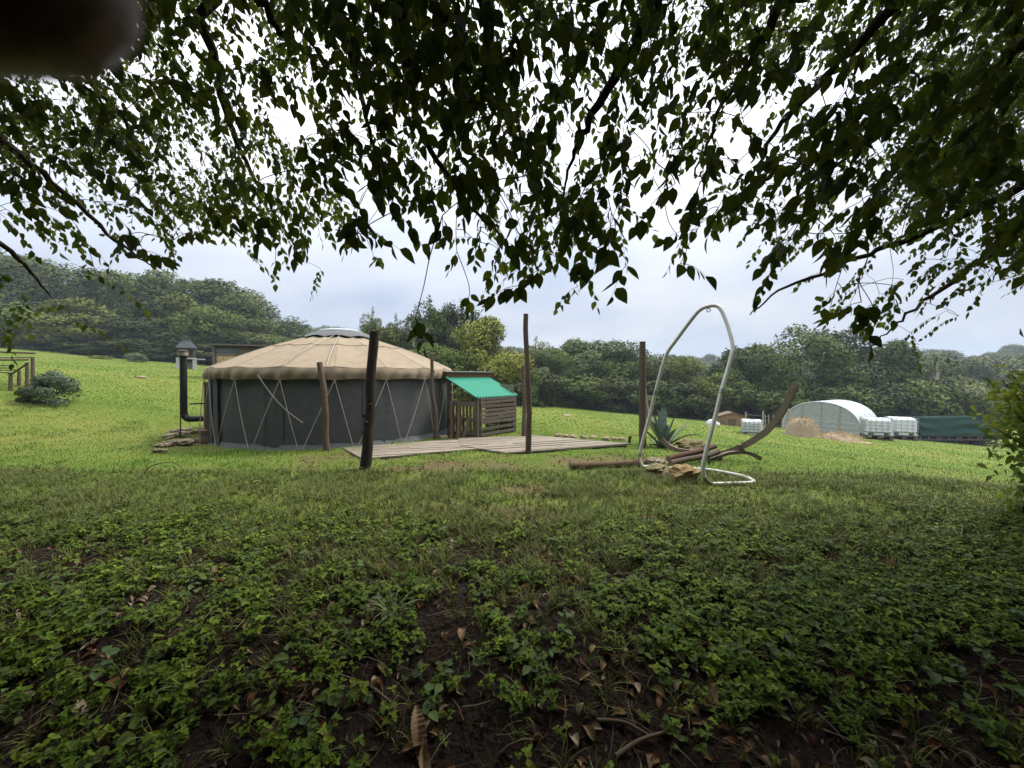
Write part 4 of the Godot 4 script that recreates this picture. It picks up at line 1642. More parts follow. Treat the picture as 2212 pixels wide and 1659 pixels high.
# ---------- the field's left side ----------
func build_left_side() -> void:
	# masonry barbecue
	var d := 30.0
	var a := on_ground(404, d)
	a.y = pix(404, 805, d).y
	var gy := hgt(a.x, a.z)
	var px := d / lens
	var o := thing("barbecue", "white masonry barbecue with brick back and dark hood on the field's crest", "barbecue", Vector3(a.x, minf(a.y, gy), a.z), 0.55)
	var lift := maxf(0.0, a.y - gy)
	var mb: MB
	for s in [-1.0, 1.0]:
		mb = MB.new()
		mb.box(Transform3D(), Vector3(0.2, 1.05, 0.75), 0.01)
		part("pillar", mb, M["plaster_white"], o, Transform3D(Basis(), Vector3(s * 0.46, 0.5, 0)))
		mb = MB.new()
		mb.box(Transform3D(), Vector3(0.14, 0.72, 0.16), 0.01)
		part("hood_post", mb, M["hood_slate"], o, Transform3D(Basis(), Vector3(s * 0.44, 1.38, 0.25)))
	mb = MB.new()
	mb.box(Transform3D(), Vector3(1.0, 0.09, 0.8), 0.01)
	part("hearth_slab", mb, M["plaster_white"], o, Transform3D(Basis(), Vector3(0.03, 1.0, 0.02)))
	mb = MB.new()
	mb.box(Transform3D(), Vector3(0.55, 0.07, 0.55), 0.01)
	part("side_shelf", mb, M["plaster_white"], o, Transform3D(Basis(), Vector3(0.78, 0.96, 0.0)))
	for j in 8:
		for k in 4:
			mb = MB.new()
			mb.box(Transform3D(), Vector3(0.205, 0.082, 0.1), 0.006)
			part("brick", mb, M["brick_red"], o, Transform3D(Basis(), Vector3(-0.32 + 0.215 * k + (0.05 if j % 2 else 0.0) - 0.02, 1.09 + 0.09 * j, -0.28)))
	mb = MB.new()
	mb.box(Transform3D(), Vector3(0.72, 0.62, 0.06), 0.0)
	part("wood_store_back", mb, M["plaster_white"], o, Transform3D(Basis(), Vector3(0, 0.45, -0.3)))
	mb = MB.new()
	var rows := []
	for q in [[0.58, 1.72, 0.46], [0.56, 1.80, 0.44], [0.24, 2.25, 0.22], [0.2, 2.40, 0.2]]:
		rows.append(PackedVector3Array([Vector3(-q[0], q[1], q[2]), Vector3(q[0], q[1], q[2]), Vector3(q[0], q[1], -q[2]), Vector3(-q[0], q[1], -q[2]), Vector3(-q[0], q[1], q[2])]))
	for j in 3:
		for k in 4:
			var m2: Vector3 = (rows[j][k] + rows[j][k + 1]) * 0.5
			mb.face([rows[j][k], rows[j][k + 1], rows[j + 1][k + 1], rows[j + 1][k]], Vector3(m2.x, 0.3, m2.z))
	mb.face([rows[3][0], rows[3][1], rows[3][2], rows[3][3]], Vector3.UP)
	part("hood", mb, M["hood_slate"], o)
	mb = MB.new()
	mb.box(Transform3D(), Vector3(0.56, 0.05, 0.5), 0.01)
	part("chimney_cap", mb, M["hood_slate"], o, Transform3D(Basis(), Vector3(0, 2.47, 0)))
	# wooden hut half hidden behind the yurt's roof
	d = 23.0
	a = on_ground(520, d)
	px = d / lens
	var hut := thing("wooden_hut", "board hut with a flat roof behind the yurt's left side", "hut", a, 0.45)
	var top := pix(520, 750, d).y - a.y
	for k in 16:
		mb = MB.new()
		mb.box(Transform3D(), Vector3(2.7, 0.118, 0.03), 0.003)
		if 0.13 * k + 0.1 > top:
			break
		part("board", mb, M["pallet_%d" % (k % 5)], hut, Transform3D(Basis(), Vector3(0.3, 0.06 + 0.122 * k, 0.9)))
	for s in [-1.05, 1.65]:
		mb = MB.new()
		mb.box(Transform3D(), Vector3(0.12, top, 0.12), 0.006)
		part("corner_post", mb, M["pallet_2"], hut, Transform3D(Basis(), Vector3(s, top * 0.5, 0.95)))
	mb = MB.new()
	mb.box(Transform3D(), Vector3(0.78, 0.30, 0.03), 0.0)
	var shade_sheet := part("window", mb, M["pane_and_shade"], hut, Transform3D(Basis(), Vector3(-0.52, top - 0.30, 0.93)))  # dark sheet: shade inside the open window hole, put into its colour
	mb = MB.new()
	mb.box(Transform3D(), Vector3(0.86, 0.06, 0.05), 0.0)
	part("sill", mb, M["coop_wood"], shade_sheet, Transform3D(Basis(), Vector3(0, -0.18, 0.02)))
	mb = MB.new()
	mb.box(Transform3D(), Vector3(0.80, 0.75, 0.025), 0.0)
	part("cream_panel", mb, M["cream_board"], hut, Transform3D(Basis(), Vector3(-0.52, top - 0.92, 0.935)))
	mb = MB.new()
	mb.box(Transform3D(), Vector3(2.9, 0.07, 2.2), 0.008)
	part("roof", mb, M["pallet_3"], hut, Transform3D(Basis(Vector3(0, 0, 1), 0.0), Vector3(0.25, top + 0.035, 0.1)))
	mb = MB.new()
	mb.box(Transform3D(), Vector3(2.6, 0.06, 2.2), 0.008)
	part("lean_roof", mb, M["hood_slate"], hut, Transform3D(Basis(Vector3(0, 0, 1), 0.14), Vector3(2.7, top + 0.22, 0.0)))
	mb = MB.new()
	mb.box(Transform3D(), Vector3(2.4, top, 1.9), 0.0)
	part("lean_wall", mb, M["pallet_4"], hut, Transform3D(Basis(), Vector3(2.7, top * 0.5, -0.1)))
	mb = MB.new()
	mb.box(Transform3D(), Vector3(2.6, top - 0.02, 1.6), 0.0)
	part("inner_wall", mb, M["plank_brown"], hut, Transform3D(Basis(), Vector3(0.3, top * 0.5 - 0.01, 0.07)))
	# pole shelter at the left edge
	d = 13.2
	var sh := thing("pole_rack", "grey pole rack with rails and a plank bench at the left edge", "rack", on_ground(45, d))
	var b0 := sh.position
	for q in [[69, 838, 771, 13.0], [57, 836, 783, 13.4], [40, 836, 800, 13.8], [21, 840, 806, 13.2], [-40, 840, 765, 13.0]]:
		mb = MB.new()
		var f := on_ground(q[0], q[3]) - b0
		var t := pix(q[0] + 1.5, q[2], q[3]) - b0
		mb.tube(PackedVector3Array([f - Vector3(0, 0.05, 0), (f + t) * 0.5 + Vector3(0.01, 0, 0), t]), PackedFloat32Array([0.055, 0.05, 0.045]), 9)
		part("pole", mb, M["post_grey"], sh)
	for q in [[-45, 757, 76, 763, 13.1, 0.03], [-45, 776, 62, 777, 13.5, 0.03], [24, 808, 62, 783, 13.2, 0.03], [-45, 772, 70, 772, 12.9, 0.02]]:
		mb = MB.new()
		mb.tube(PackedVector3Array([pix(q[0], q[1], q[4]) - b0, pix((q[0] + q[2]) * 0.5, (q[1] + q[3]) * 0.5 + 0.8, q[4]) - b0, pix(q[2], q[3], q[4]) - b0]), PackedFloat32Array([q[5], q[5], q[5]]), 8)
		part("rail", mb, M["post_grey"], sh)
	for k in 4:
		mb = MB.new()
		mb.box(Transform3D(), Vector3(1.15, 0.03, 0.13), 0.004)
		part("bench_plank", mb, M["pallet_%d" % k], sh, Transform3D(Basis(), pix(-15, 790 + 5.0 * k, 13.6 - 0.14 * k) - b0))
	# small pale stone lying out in the field
	stone("field_stone", "small pale stone lying in the field above the bushes", gpix(302, 817), Vector3(0.5, 0.12, 0.3), 90, "stone_4", 0.3, "")
	stone("field_stone", "small pale stone on the slope right of the tall post", gpix(1225, 900), Vector3(0.45, 0.12, 0.3), 91, "stone_4", 0.9, "")


# ---------- trees and bushes ----------
func crown_mesh(sd: int, style: String, clumps: int, leaf: float) -> ArrayMesh:
	# a crown one unit tall and about 0.84 wide; lobes carry small leaf faces
	var rg := RandomNumberGenerator.new()
	rg.seed = sd
	var mb := MB.new()
	var lobes := []
	var n := 17 if style != "tall" else 30
	for i in n:
		var y := rg.randf()
		var a := rg.randf() * TAU
		var env: float
		match style:
			"tall":
				env = 0.36 * pow(sin(clampf(y * 0.9 + 0.08, 0, 1) * PI), 0.5) * (1.1 - 0.4 * y)
			"dome":
				env = 0.42 * sqrt(maxf(0.0, 1.0 - pow(y * 1.02, 3.0))) * (0.86 + 0.14 * sin(y * PI))
			_:
				env = 0.40 * pow(sin(clampf(y * 0.86 + 0.12, 0, 1) * PI), 0.6)
		var rr := env * sqrt(rg.randf_range(0.25, 1.0))
		var s := rg.randf_range(0.13, 0.24) if style != "tall" else rg.randf_range(0.07, 0.14)
		lobes.append([Vector3(cos(a) * rr, clampf(y * 0.92, 0.06, 0.93), sin(a) * rr), Vector3(s, s * rg.randf_range(0.75, 1.05), s)])
	if style == "tall" or style == "wispy":
		for i in 16:
			var a := rg.randf() * TAU
			var rr := rg.randf_range(0.0, 0.26)
			lobes.append([Vector3(cos(a) * rr, rg.randf_range(0.75, 1.0) - rr * 0.9, sin(a) * rr), Vector3(0.025, rg.randf_range(0.07, 0.13), 0.025)])
	for i in clumps:
		var l: Array = lobes[rg.randi_range(0, lobes.size() - 1)]
		if l[1].x < 0.04 and rg.randf() < 0.6:
			l = lobes[rg.randi_range(0, n - 1)]
		var dir := Vector3(rg.randfn(), rg.randfn() + 0.35, rg.randfn()).normalized()
		var p: Vector3 = l[0] + dir * l[1] * (0.62 + 0.46 * sqrt(rg.randf()))
		if p.y < 0.0:
			continue
		var outw: Vector3 = (dir + (p - Vector3(0, 0.45, 0)).normalized() * 0.5).normalized()
		var tone := rg.randf_range(0.65, 1.3)
		for k in 3:
			mb.col = Color(tone * rg.randf_range(0.85, 1.2), tone * rg.randf_range(0.92, 1.1), tone * rg.randf_range(0.7, 1.1))
			var q := p + Vector3(rg.randfn(), rg.randfn(), rg.randfn()) * leaf * 0.8
			var nr := (outw + Vector3(rg.randfn(), rg.randfn(), rg.randfn()) * 0.55).normalized()
			var u := nr.cross(Vector3(rg.randfn(), rg.randfn(), rg.randfn())).normalized()
			var w := nr.cross(u)
			var s := leaf * rg.randf_range(0.6, 1.15)
			var sn := (nr + outw).normalized()
			mb.tri(q - u * s, q + w * s * 0.55 + nr * s * 0.15, q + u * s, sn, sn, sn)
			mb.tri(q - u * s, q + u * s, q - w * s * 0.55 + nr * s * 0.15, sn, sn, sn)
	return mb.made()


func trunk_mesh(sd: int) -> ArrayMesh:
	var rg := RandomNumberGenerator.new()
	rg.seed = sd
	var mb := MB.new()
	var p := PackedVector3Array()
	var r := PackedFloat32Array()
	for k in 8:
		var f := k / 7.0
		p.push_back(Vector3(rg.randf_range(-0.012, 0.012), -0.02 + 0.75 * f, rg.randf_range(-0.012, 0.012)))
		r.push_back(0.022 * (1.0 - 0.75 * f) + (0.008 if k == 0 else 0.0))
	mb.tube(p, r, 8)
	for i in 12:
		var y := rg.randf_range(0.12, 0.6)
		var a := rg.randf() * TAU
		var o := Vector3(cos(a), 0.9, sin(a)).normalized()
		var l := rg.randf_range(0.18, 0.34)
		mb.tube(PackedVector3Array([Vector3(0, y, 0), Vector3(0, y, 0) + o * l * 0.5 + Vector3(0, 0.01, 0), Vector3(0, y + 0.03, 0) + o * l]), PackedFloat32Array([0.009, 0.006, 0.002]), 5)
	return mb.made()


var crowns := {}
var trunks := []


func tree(called: String, label: String, x: float, ytop: float, d: float, wide: float, kind: String, tint: String, group: String) -> Node3D:
	var at := on_ground(x, d)
	at.y -= 0.1
	var high := pix(x, ytop, d).y - at.y
	var o := thing(called, label, "tree", at, rng.randf() * TAU, group)
	var variants: Array = crowns[kind]
	var cm: Mesh = variants[rng.randi_range(0, variants.size() - 1)]
	var sx := wide / 0.84
	part("trunk", trunks[rng.randi_range(0, 2)], M["bark_tree"], o, Transform3D(Basis().scaled(Vector3(high * 1.0, high, high * 1.0)), Vector3.ZERO))
	part("crown", cm, M["%s_%d" % [tint, rng.randi_range(0, 2)]], o, Transform3D(Basis().scaled(Vector3(sx, high, sx)), Vector3.ZERO))
	return o


func leaf_tones(called: String, lin: Color, glow: float) -> void:
	# three trees of one kind never have quite the same green
	leafy(called + "_0", lin, glow, 0.7)
	leafy(called + "_1", Color(lin.r * 0.78, lin.g * 0.82, lin.b * 0.95), glow, 0.7)
	leafy(called + "_2", Color(lin.r * 1.16, lin.g * 1.16, lin.b * 1.1), glow, 0.7)


func build_far_trees() -> void:
	crowns = {
		"dome": [crown_mesh(101, "dome", 5200, 0.019), crown_mesh(102, "dome", 5200, 0.019), crown_mesh(103, "dome", 5200, 0.019)],
		"wood": [crown_mesh(104, "wood", 5200, 0.017), crown_mesh(105, "wood", 5200, 0.017), crown_mesh(106, "wood", 5200, 0.017)],
		"tall": [crown_mesh(107, "tall", 5600, 0.014), crown_mesh(108, "tall", 5600, 0.014)],
		"bush": [crown_mesh(109, "dome", 2600, 0.03), crown_mesh(110, "dome", 2600, 0.03)]}
	trunks = [trunk_mesh(1), trunk_mesh(2), trunk_mesh(3)]
	leaf_tones("tree_deep", Color(0.052, 0.070, 0.015), 0.12)
	leaf_tones("tree_mid", Color(0.074, 0.104, 0.020), 0.12)
	leaf_tones("tree_olive", Color(0.104, 0.124, 0.025), 0.14)
	leaf_tones("tree_yellow", Color(0.150, 0.165, 0.028), 0.14)
	leaf_tones("tree_grey", Color(0.110, 0.138, 0.052), 0.12)
	leaf_tones("bush_grey", Color(0.125, 0.165, 0.085), 0.12)
	var nth := ["first", "second", "third", "fourth", "fifth", "sixth", "seventh", "eighth", "ninth", "tenth", "eleventh", "twelfth", "thirteenth", "fourteenth"]
	# the wood on the left: back row, then front row
	var back := [[-220, 500, 58, 15], [-90, 520, 56, 14], [10, 540, 54, 13], [100, 575, 55, 12], [190, 580, 54, 13], [285, 588, 54, 12], [365, 585, 53, 12], [440, 600, 52, 11], [505, 625, 52, 10], [560, 665, 52, 9], [612, 705, 54, 8]]
	var n := 0
	for q in back:
		tree("wood_tree", "tall tree in the left wood's back row, %s from the left" % nth[n], q[0], q[1], q[2], q[3], "wood", ["tree_mid", "tree_deep", "tree_olive"][n % 3], "trees of the wood on the left")
		n += 1
	var front := [[-260, 610, 46, 11], [-160, 640, 44, 10], [-70, 650, 43, 10], [30, 655, 43, 9], [110, 640, 44, 9], [185, 650, 42, 9], [255, 640, 43, 9], [330, 655, 42, 8], [400, 640, 44, 8], [470, 660, 44, 8], [535, 690, 45, 8], [600, 722, 47, 7]]
	n = 0
	for q in front:
		tree("edge_tree", "leafy tree at the left wood's front edge, %s from the left" % nth[n], q[0], q[1], q[2], q[3], "dome", ["tree_olive", "tree_mid", "tree_deep", "tree_olive", "tree_mid"][n % 5], "trees at the front of the left wood")
		n += 1
	n = 0
	for q in [[-120, 745, 40, 6], [10, 750, 39, 6], [120, 735, 40, 6], [210, 742, 39, 6], [300, 735, 39, 6], [390, 738, 40, 6], [470, 742, 41, 6]]:
		tree("edge_shrub", "low dark shrub under the left wood's edge, %s from the left" % nth[n], q[0], q[1], q[2], q[3], "bush", "tree_deep", "shrubs under the left wood")
		n += 1
	# behind the yurt
	for q in [[665, 738, 40, 5, "wood", "tree_mid", "far dark tree just left of the yurt's crown"], [805, 678, 29, 2.6, "tall", "tree_grey", "slim pale tree just right of the yurt's crown"], [858, 690, 30, 3.0, "tall", "tree_grey", "feathery pale tree between the slim tree and the tall clump"], [830, 720, 28, 4, "dome", "tree_olive", "low olive tree behind the yurt's roof on the right"],
		[925, 655, 30, 4.5, "tall", "tree_mid", "tall pointed tree, left one of the clump behind the yurt"], [985, 638, 31, 5.2, "tall", "tree_deep", "tallest dark tree of the clump behind the yurt"], [1030, 672, 31, 3.6, "tall", "tree_grey", "pale-topped tree at the right of the tall clump"],
		[905, 730, 27, 4.5, "dome", "tree_mid", "rounded green tree below the tall clump, behind the yurt"], [1052, 702, 26, 4.6, "dome", "tree_yellow", "round yellow-green tree above the lean-to"], [985, 745, 25.5, 4.2, "dome", "tree_mid", "dark green tree behind the lean-to roof"], [1100, 772, 26.5, 3.2, "dome", "tree_mid", "lower dark tree right of the yellow-green tree"],
		[930, 770, 24.5, 3.6, "bush", "tree_deep", "dark low bush behind the yurt's right edge"], [1010, 800, 24, 3.4, "bush", "tree_olive", "olive bush just above the green roof"], [1075, 815, 25, 3.4, "bush", "tree_deep", "dark bush right of the green roof"]]:
		tree("grove_tree", q[6], q[0], q[1], q[2], q[3], q[4], q[5], "trees behind the yurt")
	# the hedgerow along the field's foot
	var hedge := [[1158, 738, 36, 4.5, "tall", "tree_grey"], [1140, 790, 31, 4.0, "bush", "tree_deep"], [1195, 762, 37, 5, "dome", "tree_mid"], [1245, 745, 38, 6, "dome", "tree_grey"], [1305, 738, 39, 6.5, "dome", "tree_mid"], [1365, 752, 38, 5.5, "wood", "tree_mid"], [1420, 765, 37, 5.5, "dome", "tree_deep"], [1480, 775, 37, 5.5, "wood", "tree_olive"], [1535, 778, 37, 5.5, "dome", "tree_mid"], [1590, 765, 37, 6, "dome", "tree_deep"], [1655, 745, 38, 7, "dome", "tree_mid"], [1730, 722, 38, 8, "wood", "tree_mid"], [1805, 715, 40, 8.5, "dome", "tree_deep"], [1880, 728, 40, 8.5, "dome", "tree_olive"], [1955, 738, 40, 8, "dome", "tree_mid"]]
	n = 0
	for q in hedge:
		tree("hedgerow_tree", "tree in the hedgerow at the field's foot, %s from the left" % (nth[n] if n < 14 else "last"), q[0], q[1], q[2], q[3], q[4], q[5], "trees of the hedgerow")
		n += 1
	n = 0
	for x in range(1170, 2060, 74):
		tree("hedgerow_shrub", "dark shrub at the hedgerow's foot, %s from the left" % nth[n], x, 808 + 22.0 * smoothstep(1150, 1700, x), 35.0, 4.4, "bush", ["tree_deep", "tree_mid"][n % 2], "shrubs at the hedgerow's foot")
		n += 1
	# paler trees farther off at the right, under the wooded ridge
	n = 0
	for q in [[2035, 800, 62, 9], [2075, 835, 55, 9], [2120, 820, 66, 12], [2165, 845, 58, 10], [2220, 815, 64, 12], [2290, 830, 60, 12]]:
		tree("valley_tree", "pale green tree below the far ridge, %s from the left" % nth[n], q[0], q[1], q[2], q[3], "dome", ["tree_olive", "tree_yellow", "tree_grey"][n % 3], "trees in the valley at the right")
		n += 1
	var places := []
	var tints := []
	for i in 900:
		var a := rng.randf_range(-1.25, 1.25)
		var r := rng.randf_range(95.0, 235.0)
		var x := sin(a) * r
		var z := -cos(a) * r
		var s := rng.randf_range(7.0, 11.0)
		places.append(Transform3D(Basis(Vector3.UP, rng.randf() * TAU).scaled(Vector3(s * 1.2, s, s * 1.2)), Vector3(x, hgt(x, z) - 0.5, z)))
		tints.append(Color(0.095, 0.112, 0.040) * rng.randf_range(0.7, 1.3))
	var fw := many("far_woodland", crowns["dome"][0], M["far_leaf"], places, tints, self)
	tag(fw, "hazy wooded ridge far beyond the field", "woodland")
	# leaning pale pole by the ridge
	var pb := on_ground(2031, 44)
	var pole := thing("bare_pole", "pale leaning pole standing against the far ridge", "pole", pb)
	var mb := MB.new()
	var pt := pix(2026, 758, 44) - pb
	mb.tube(PackedVector3Array([Vector3(0, -0.1, 0), pt * 0.5 + Vector3(-0.12, 0, 0), pt]), PackedFloat32Array([0.15, 0.13, 0.10]), 8)
	part("shaft", mb, M["stake"], pole)
	mb = MB.new()
	mb.tube(PackedVector3Array([pt * 0.96 - Vector3(0.3, 0, 0), pt * 0.96 + Vector3(0.3, 0.02, 0)]), PackedFloat32Array([0.03, 0.03]), 6)
	part("cross_bar", mb, M["stake"], pole)
	# bushes and saplings in the left field
	tree("field_bush", "large grey-green bush in the left field beside the pole rack", 116, 802, 12.6, 0.95, "bush", "bush_grey", "bushes by the pole rack")
	tree("field_bush", "small dark bush below the pole rack", 50, 836, 12.4, 0.36, "bush", "tree_deep", "bushes by the pole rack")
	tree("sapling", "bright green broad-leaved sapling on the field's crest", 218, 768, 33, 1.3, "bush", "tree_yellow", "saplings on the crest")
	tree("sapling", "silvery sapling with a bare double stem on the crest", 291, 762, 33, 1.2, "bush", "bush_grey", "saplings on the crest")
	# the wood's edge that stands behind the photographer and shades the bank
	for q in [[-6.5, 4.5], [-2.2, 5.5], [2.6, 5.2], [7.0, 4.0], [9.5, 0.0], [-9.5, 0.0], [0.0, 10.0], [-13.0, -5.0], [13.0, -5.0]]:
		var o := thing("shade_tree", "tree of the wood behind the camera", "tree", Vector3(q[0], hgt(q[0], q[1]) - 0.1, q[1]), rng.randf() * TAU, "trees behind the viewer")
		part("trunk", trunks[0], M["bark_tree"], o, Transform3D(Basis().scaled(Vector3(9, 9, 9)), Vector3.ZERO))
		part("crown", crowns["dome"][rng.randi_range(0, 2)], M["tree_deep_0"], o, Transform3D(Basis().scaled(Vector3(9, 9, 9)), Vector3.ZERO))


# ---------- leaves ----------
func leaf_shape(wide: float, fold: float, curl: float, tip: float, segs := 5) -> MB:
	# a leaf one unit long along +y, face towards +z
	var mb := MB.new()
	leaf_into(mb, Transform3D(), wide, fold, curl, tip, segs)
	return mb


func leaf_into(mb: MB, t: Transform3D, wide: float, fold: float, curl: float, tip: float, segs := 5) -> void:
	var left := []
	var mid := []
	var right := []
	for i in segs + 1:
		var f := i / float(segs)
		var w := wide * pow(sin(pow(f, 0.78) * PI), 0.85) * (1.0 - tip * f * f) if i > 0 and i < segs else 0.0
		var z := -curl * f * f
		mid.append(t * Vector3(0, f, z))
		left.append(t * Vector3(-w, f - 0.03 * f, z + fold * w))
		right.append(t * Vector3(w, f - 0.03 * f, z + fold * w))
	var nl := (t.basis * Vector3(fold, curl * 0.8, 1)).normalized()
	var nr := (t.basis * Vector3(-fold, curl * 0.8, 1)).normalized()
	for i in segs:
		if i == 0:
			mb.tri(mid[0], left[1], mid[1], nl, nl, nl)
			mb.tri(mid[0], mid[1], right[1], nr, nr, nr)
		elif i == segs - 1:
			mb.tri(mid[i], left[i], mid[i + 1], nl, nl, nl)
			mb.tri(mid[i], mid[i + 1], right[i], nr, nr, nr)
		else:
			mb.tri(left[i], left[i + 1], mid[i + 1], nl, nl, nl)
			mb.tri(left[i], mid[i + 1], mid[i], nl, nl, nl)
			mb.tri(right[i], right[i + 1], mid[i + 1], nr, nr, nr)
			mb.tri(right[i], mid[i + 1], mid[i], nr, nr, nr)


func facing(dir: Vector3, nrm: Vector3, s: float, at: Vector3) -> Transform3D:
	var y := dir.normalized()
	var x := y.cross(nrm).normalized()
	if x.length() < 0.5:
		x = y.cross(Vector3(0.3, 0.2, 0.9)).normalized()
	return Transform3D(Basis(x * s, y * s, x.cross(y) * s), at)


func sprig_mesh(sd: int, stems: int) -> ArrayMesh:
	# wild strawberry: thin stems, three leaflets on each
	var rg := RandomNumberGenerator.new()
	rg.seed = sd
	var mb := MB.new()
	for i in stems:
		var a := rg.randf() * TAU
		var lean := rg.randf_range(0.15, 0.75)
		var h := rg.randf_range(0.03, 0.10)
		var top := Vector3(cos(a) * lean * h, h, sin(a) * lean * h)
		mb.col = Color(0.9, 0.7, 0.8)
		var foot := Vector3(rg.randf_range(-0.02, 0.02), -0.01, rg.randf_range(-0.02, 0.02))
		mb.tube(PackedVector3Array([foot, top * 0.6 + Vector3(0, 0.01, 0), top]), PackedFloat32Array([0.0016, 0.0013, 0.001]), 3, false)
		var t := rg.randf_range(0.75, 1.25)
		mb.col = Color(t * rg.randf_range(0.85, 1.2), t, t * rg.randf_range(0.7, 1.2))
		var s := rg.randf_range(0.016, 0.034)
		var spin := rg.randf() * TAU
		var tilt := Vector3(rg.randf_range(-0.4, 0.4), 1.0, rg.randf_range(-0.4, 0.4)).normalized()
		for k in 3:
			var b := spin + TAU * k / 3.0 + rg.randf_range(-0.15, 0.15)
			var dir := Vector3(cos(b), rg.randf_range(-0.25, 0.2), sin(b)).normalized()
			leaf_into(mb, facing(dir, tilt, s, top), 0.36, rg.randf_range(0.15, 0.4), rg.randf_range(0.05, 0.25), 0.15, 4)
	return mb.made()


func broad_mesh(sd: int) -> ArrayMesh:
	# ivy and seedlings: single larger leaves close to the ground
	var rg := RandomNumberGenerator.new()
	rg.seed = sd
	var mb := MB.new()
	for i in 5:
		var a := rg.randf() * TAU
		var dir := Vector3(cos(a), rg.randf_range(-0.1, 0.5), sin(a)).normalized()
		var s := rg.randf_range(0.03, 0.065)
		var at := Vector3(rg.randf_range(-0.04, 0.04), rg.randf_range(0.02, 0.08), rg.randf_range(-0.04, 0.04))
		var t := rg.randf_range(0.7, 1.3)
		mb.col = Color(t, t, t)
		leaf_into(mb, facing(dir, Vector3(rg.randf_range(-0.5, 0.5), 1, rg.randf_range(-0.5, 0.5)), s, at), rg.randf_range(0.3, 0.45), 0.2, 0.2, 0.1, 5)
		mb.tube(PackedVector3Array([Vector3(0, -0.01, 0), at * 0.7, at]), PackedFloat32Array([0.0015, 0.0013, 0.001]), 3, false)
	return mb.made()


func tuft_mesh(sd: int, count: int, lo: float, hi: float, wide: float, spread: float) -> MB:
	var rg := RandomNumberGenerator.new()
	rg.seed = sd
	var mb := MB.new()
	for i in count:
		var a := rg.randf() * TAU
		var o := Vector3(cos(a), 0, sin(a))
		var side := Vector3(-sin(a), 0, cos(a))
		var l := rg.randf_range(lo, hi)
		var t := rg.randf_range(0.7, 1.25)
		mb.col = Color(t, t, t * rg.randf_range(0.8, 1.2))
		var p := Vector3(rg.randf_range(-0.02, 0.02), -0.01, rg.randf_range(-0.02, 0.02))
		var rows := []
		var ang := rg.randf_range(0.05, 0.4)
		var bend := rg.randf_range(0.5, 1.0) * spread
		for j in 6:
			var f := j / 5.0
			var w := wide * (1.0 - 0.85 * f * f)
			rows.append(PackedVector3Array([p - side * w, p + side * w]))
			var an := ang + bend * f * 2.2
			p += (o * sin(an) + Vector3.UP * cos(an)) * l / 5.0
		mb.strip(rows, Vector3.UP)
	return mb


func dead_mesh(sd: int) -> ArrayMesh:
	var rg := RandomNumberGenerator.new()
	rg.seed = sd
	var mb := MB.new()
	var wide := rg.randf_range(0.22, 0.36)
	var rows := []
	var cup := rg.randf_range(0.2, 1.3)
	var roll := rg.randf_range(-0.9, 1.3)
	for i in 6:
		var f := i / 5.0
		var w := wide * pow(sin(clampf(pow(f, 0.8), 0.02, 0.985) * PI), 0.8) + 0.006
		var line := PackedVector3Array()
		for k in 5:
			var u := k / 2.0 - 1.0
			var z := cup * w * u * u + roll * (f - 0.5) * (f - 0.5) + 0.05 * sin(u * 5.0 + f * 9.0 + sd) * absf(u)
			line.push_back(Vector3(u * w * (1.0 - 0.2 * cup * u * u), z, f - 0.5))
		rows.append(line)
	mb.strip(rows, Vector3.UP)
	mb.tube(PackedVector3Array([Vector3(0, roll * 0.25, 0.5), Vector3(0.02, roll * 0.3 + 0.03, 0.66)]), PackedFloat32Array([0.012, 0.008]), 3, false)
	return mb.made()


func floor_cover(x: float, z: float) -> float:
	# how thickly the bank is grown over: sparse on the bare slope in the middle
	var t := -z
	var c := 0.46 + 0.95 * patch.get_noise_2d(x * 90.0 + 300.0, z * 90.0) + 0.9 * patch.get_noise_2d(x * 300.0, z * 300.0)
	c += 0.28 * smoothstep(0.4, 1.8, x) * smoothstep(1.9, 2.8, t)
	c -= 0.30 * exp(-pow(x / 1.7, 2.0)) * smoothstep(2.4, 3.4, t)
	var u := (x + 0.15) / 1.3
	var w := (t - 1.9) / 0.8
	c -= 0.55 * exp(-(u * u + w * w))
	c -= 0.35 * (1.0 - smoothstep(1.4, 2.1, t)) * smoothstep(-0.6, 0.6, x)
	return clampf(c, 0.0, 1.0)


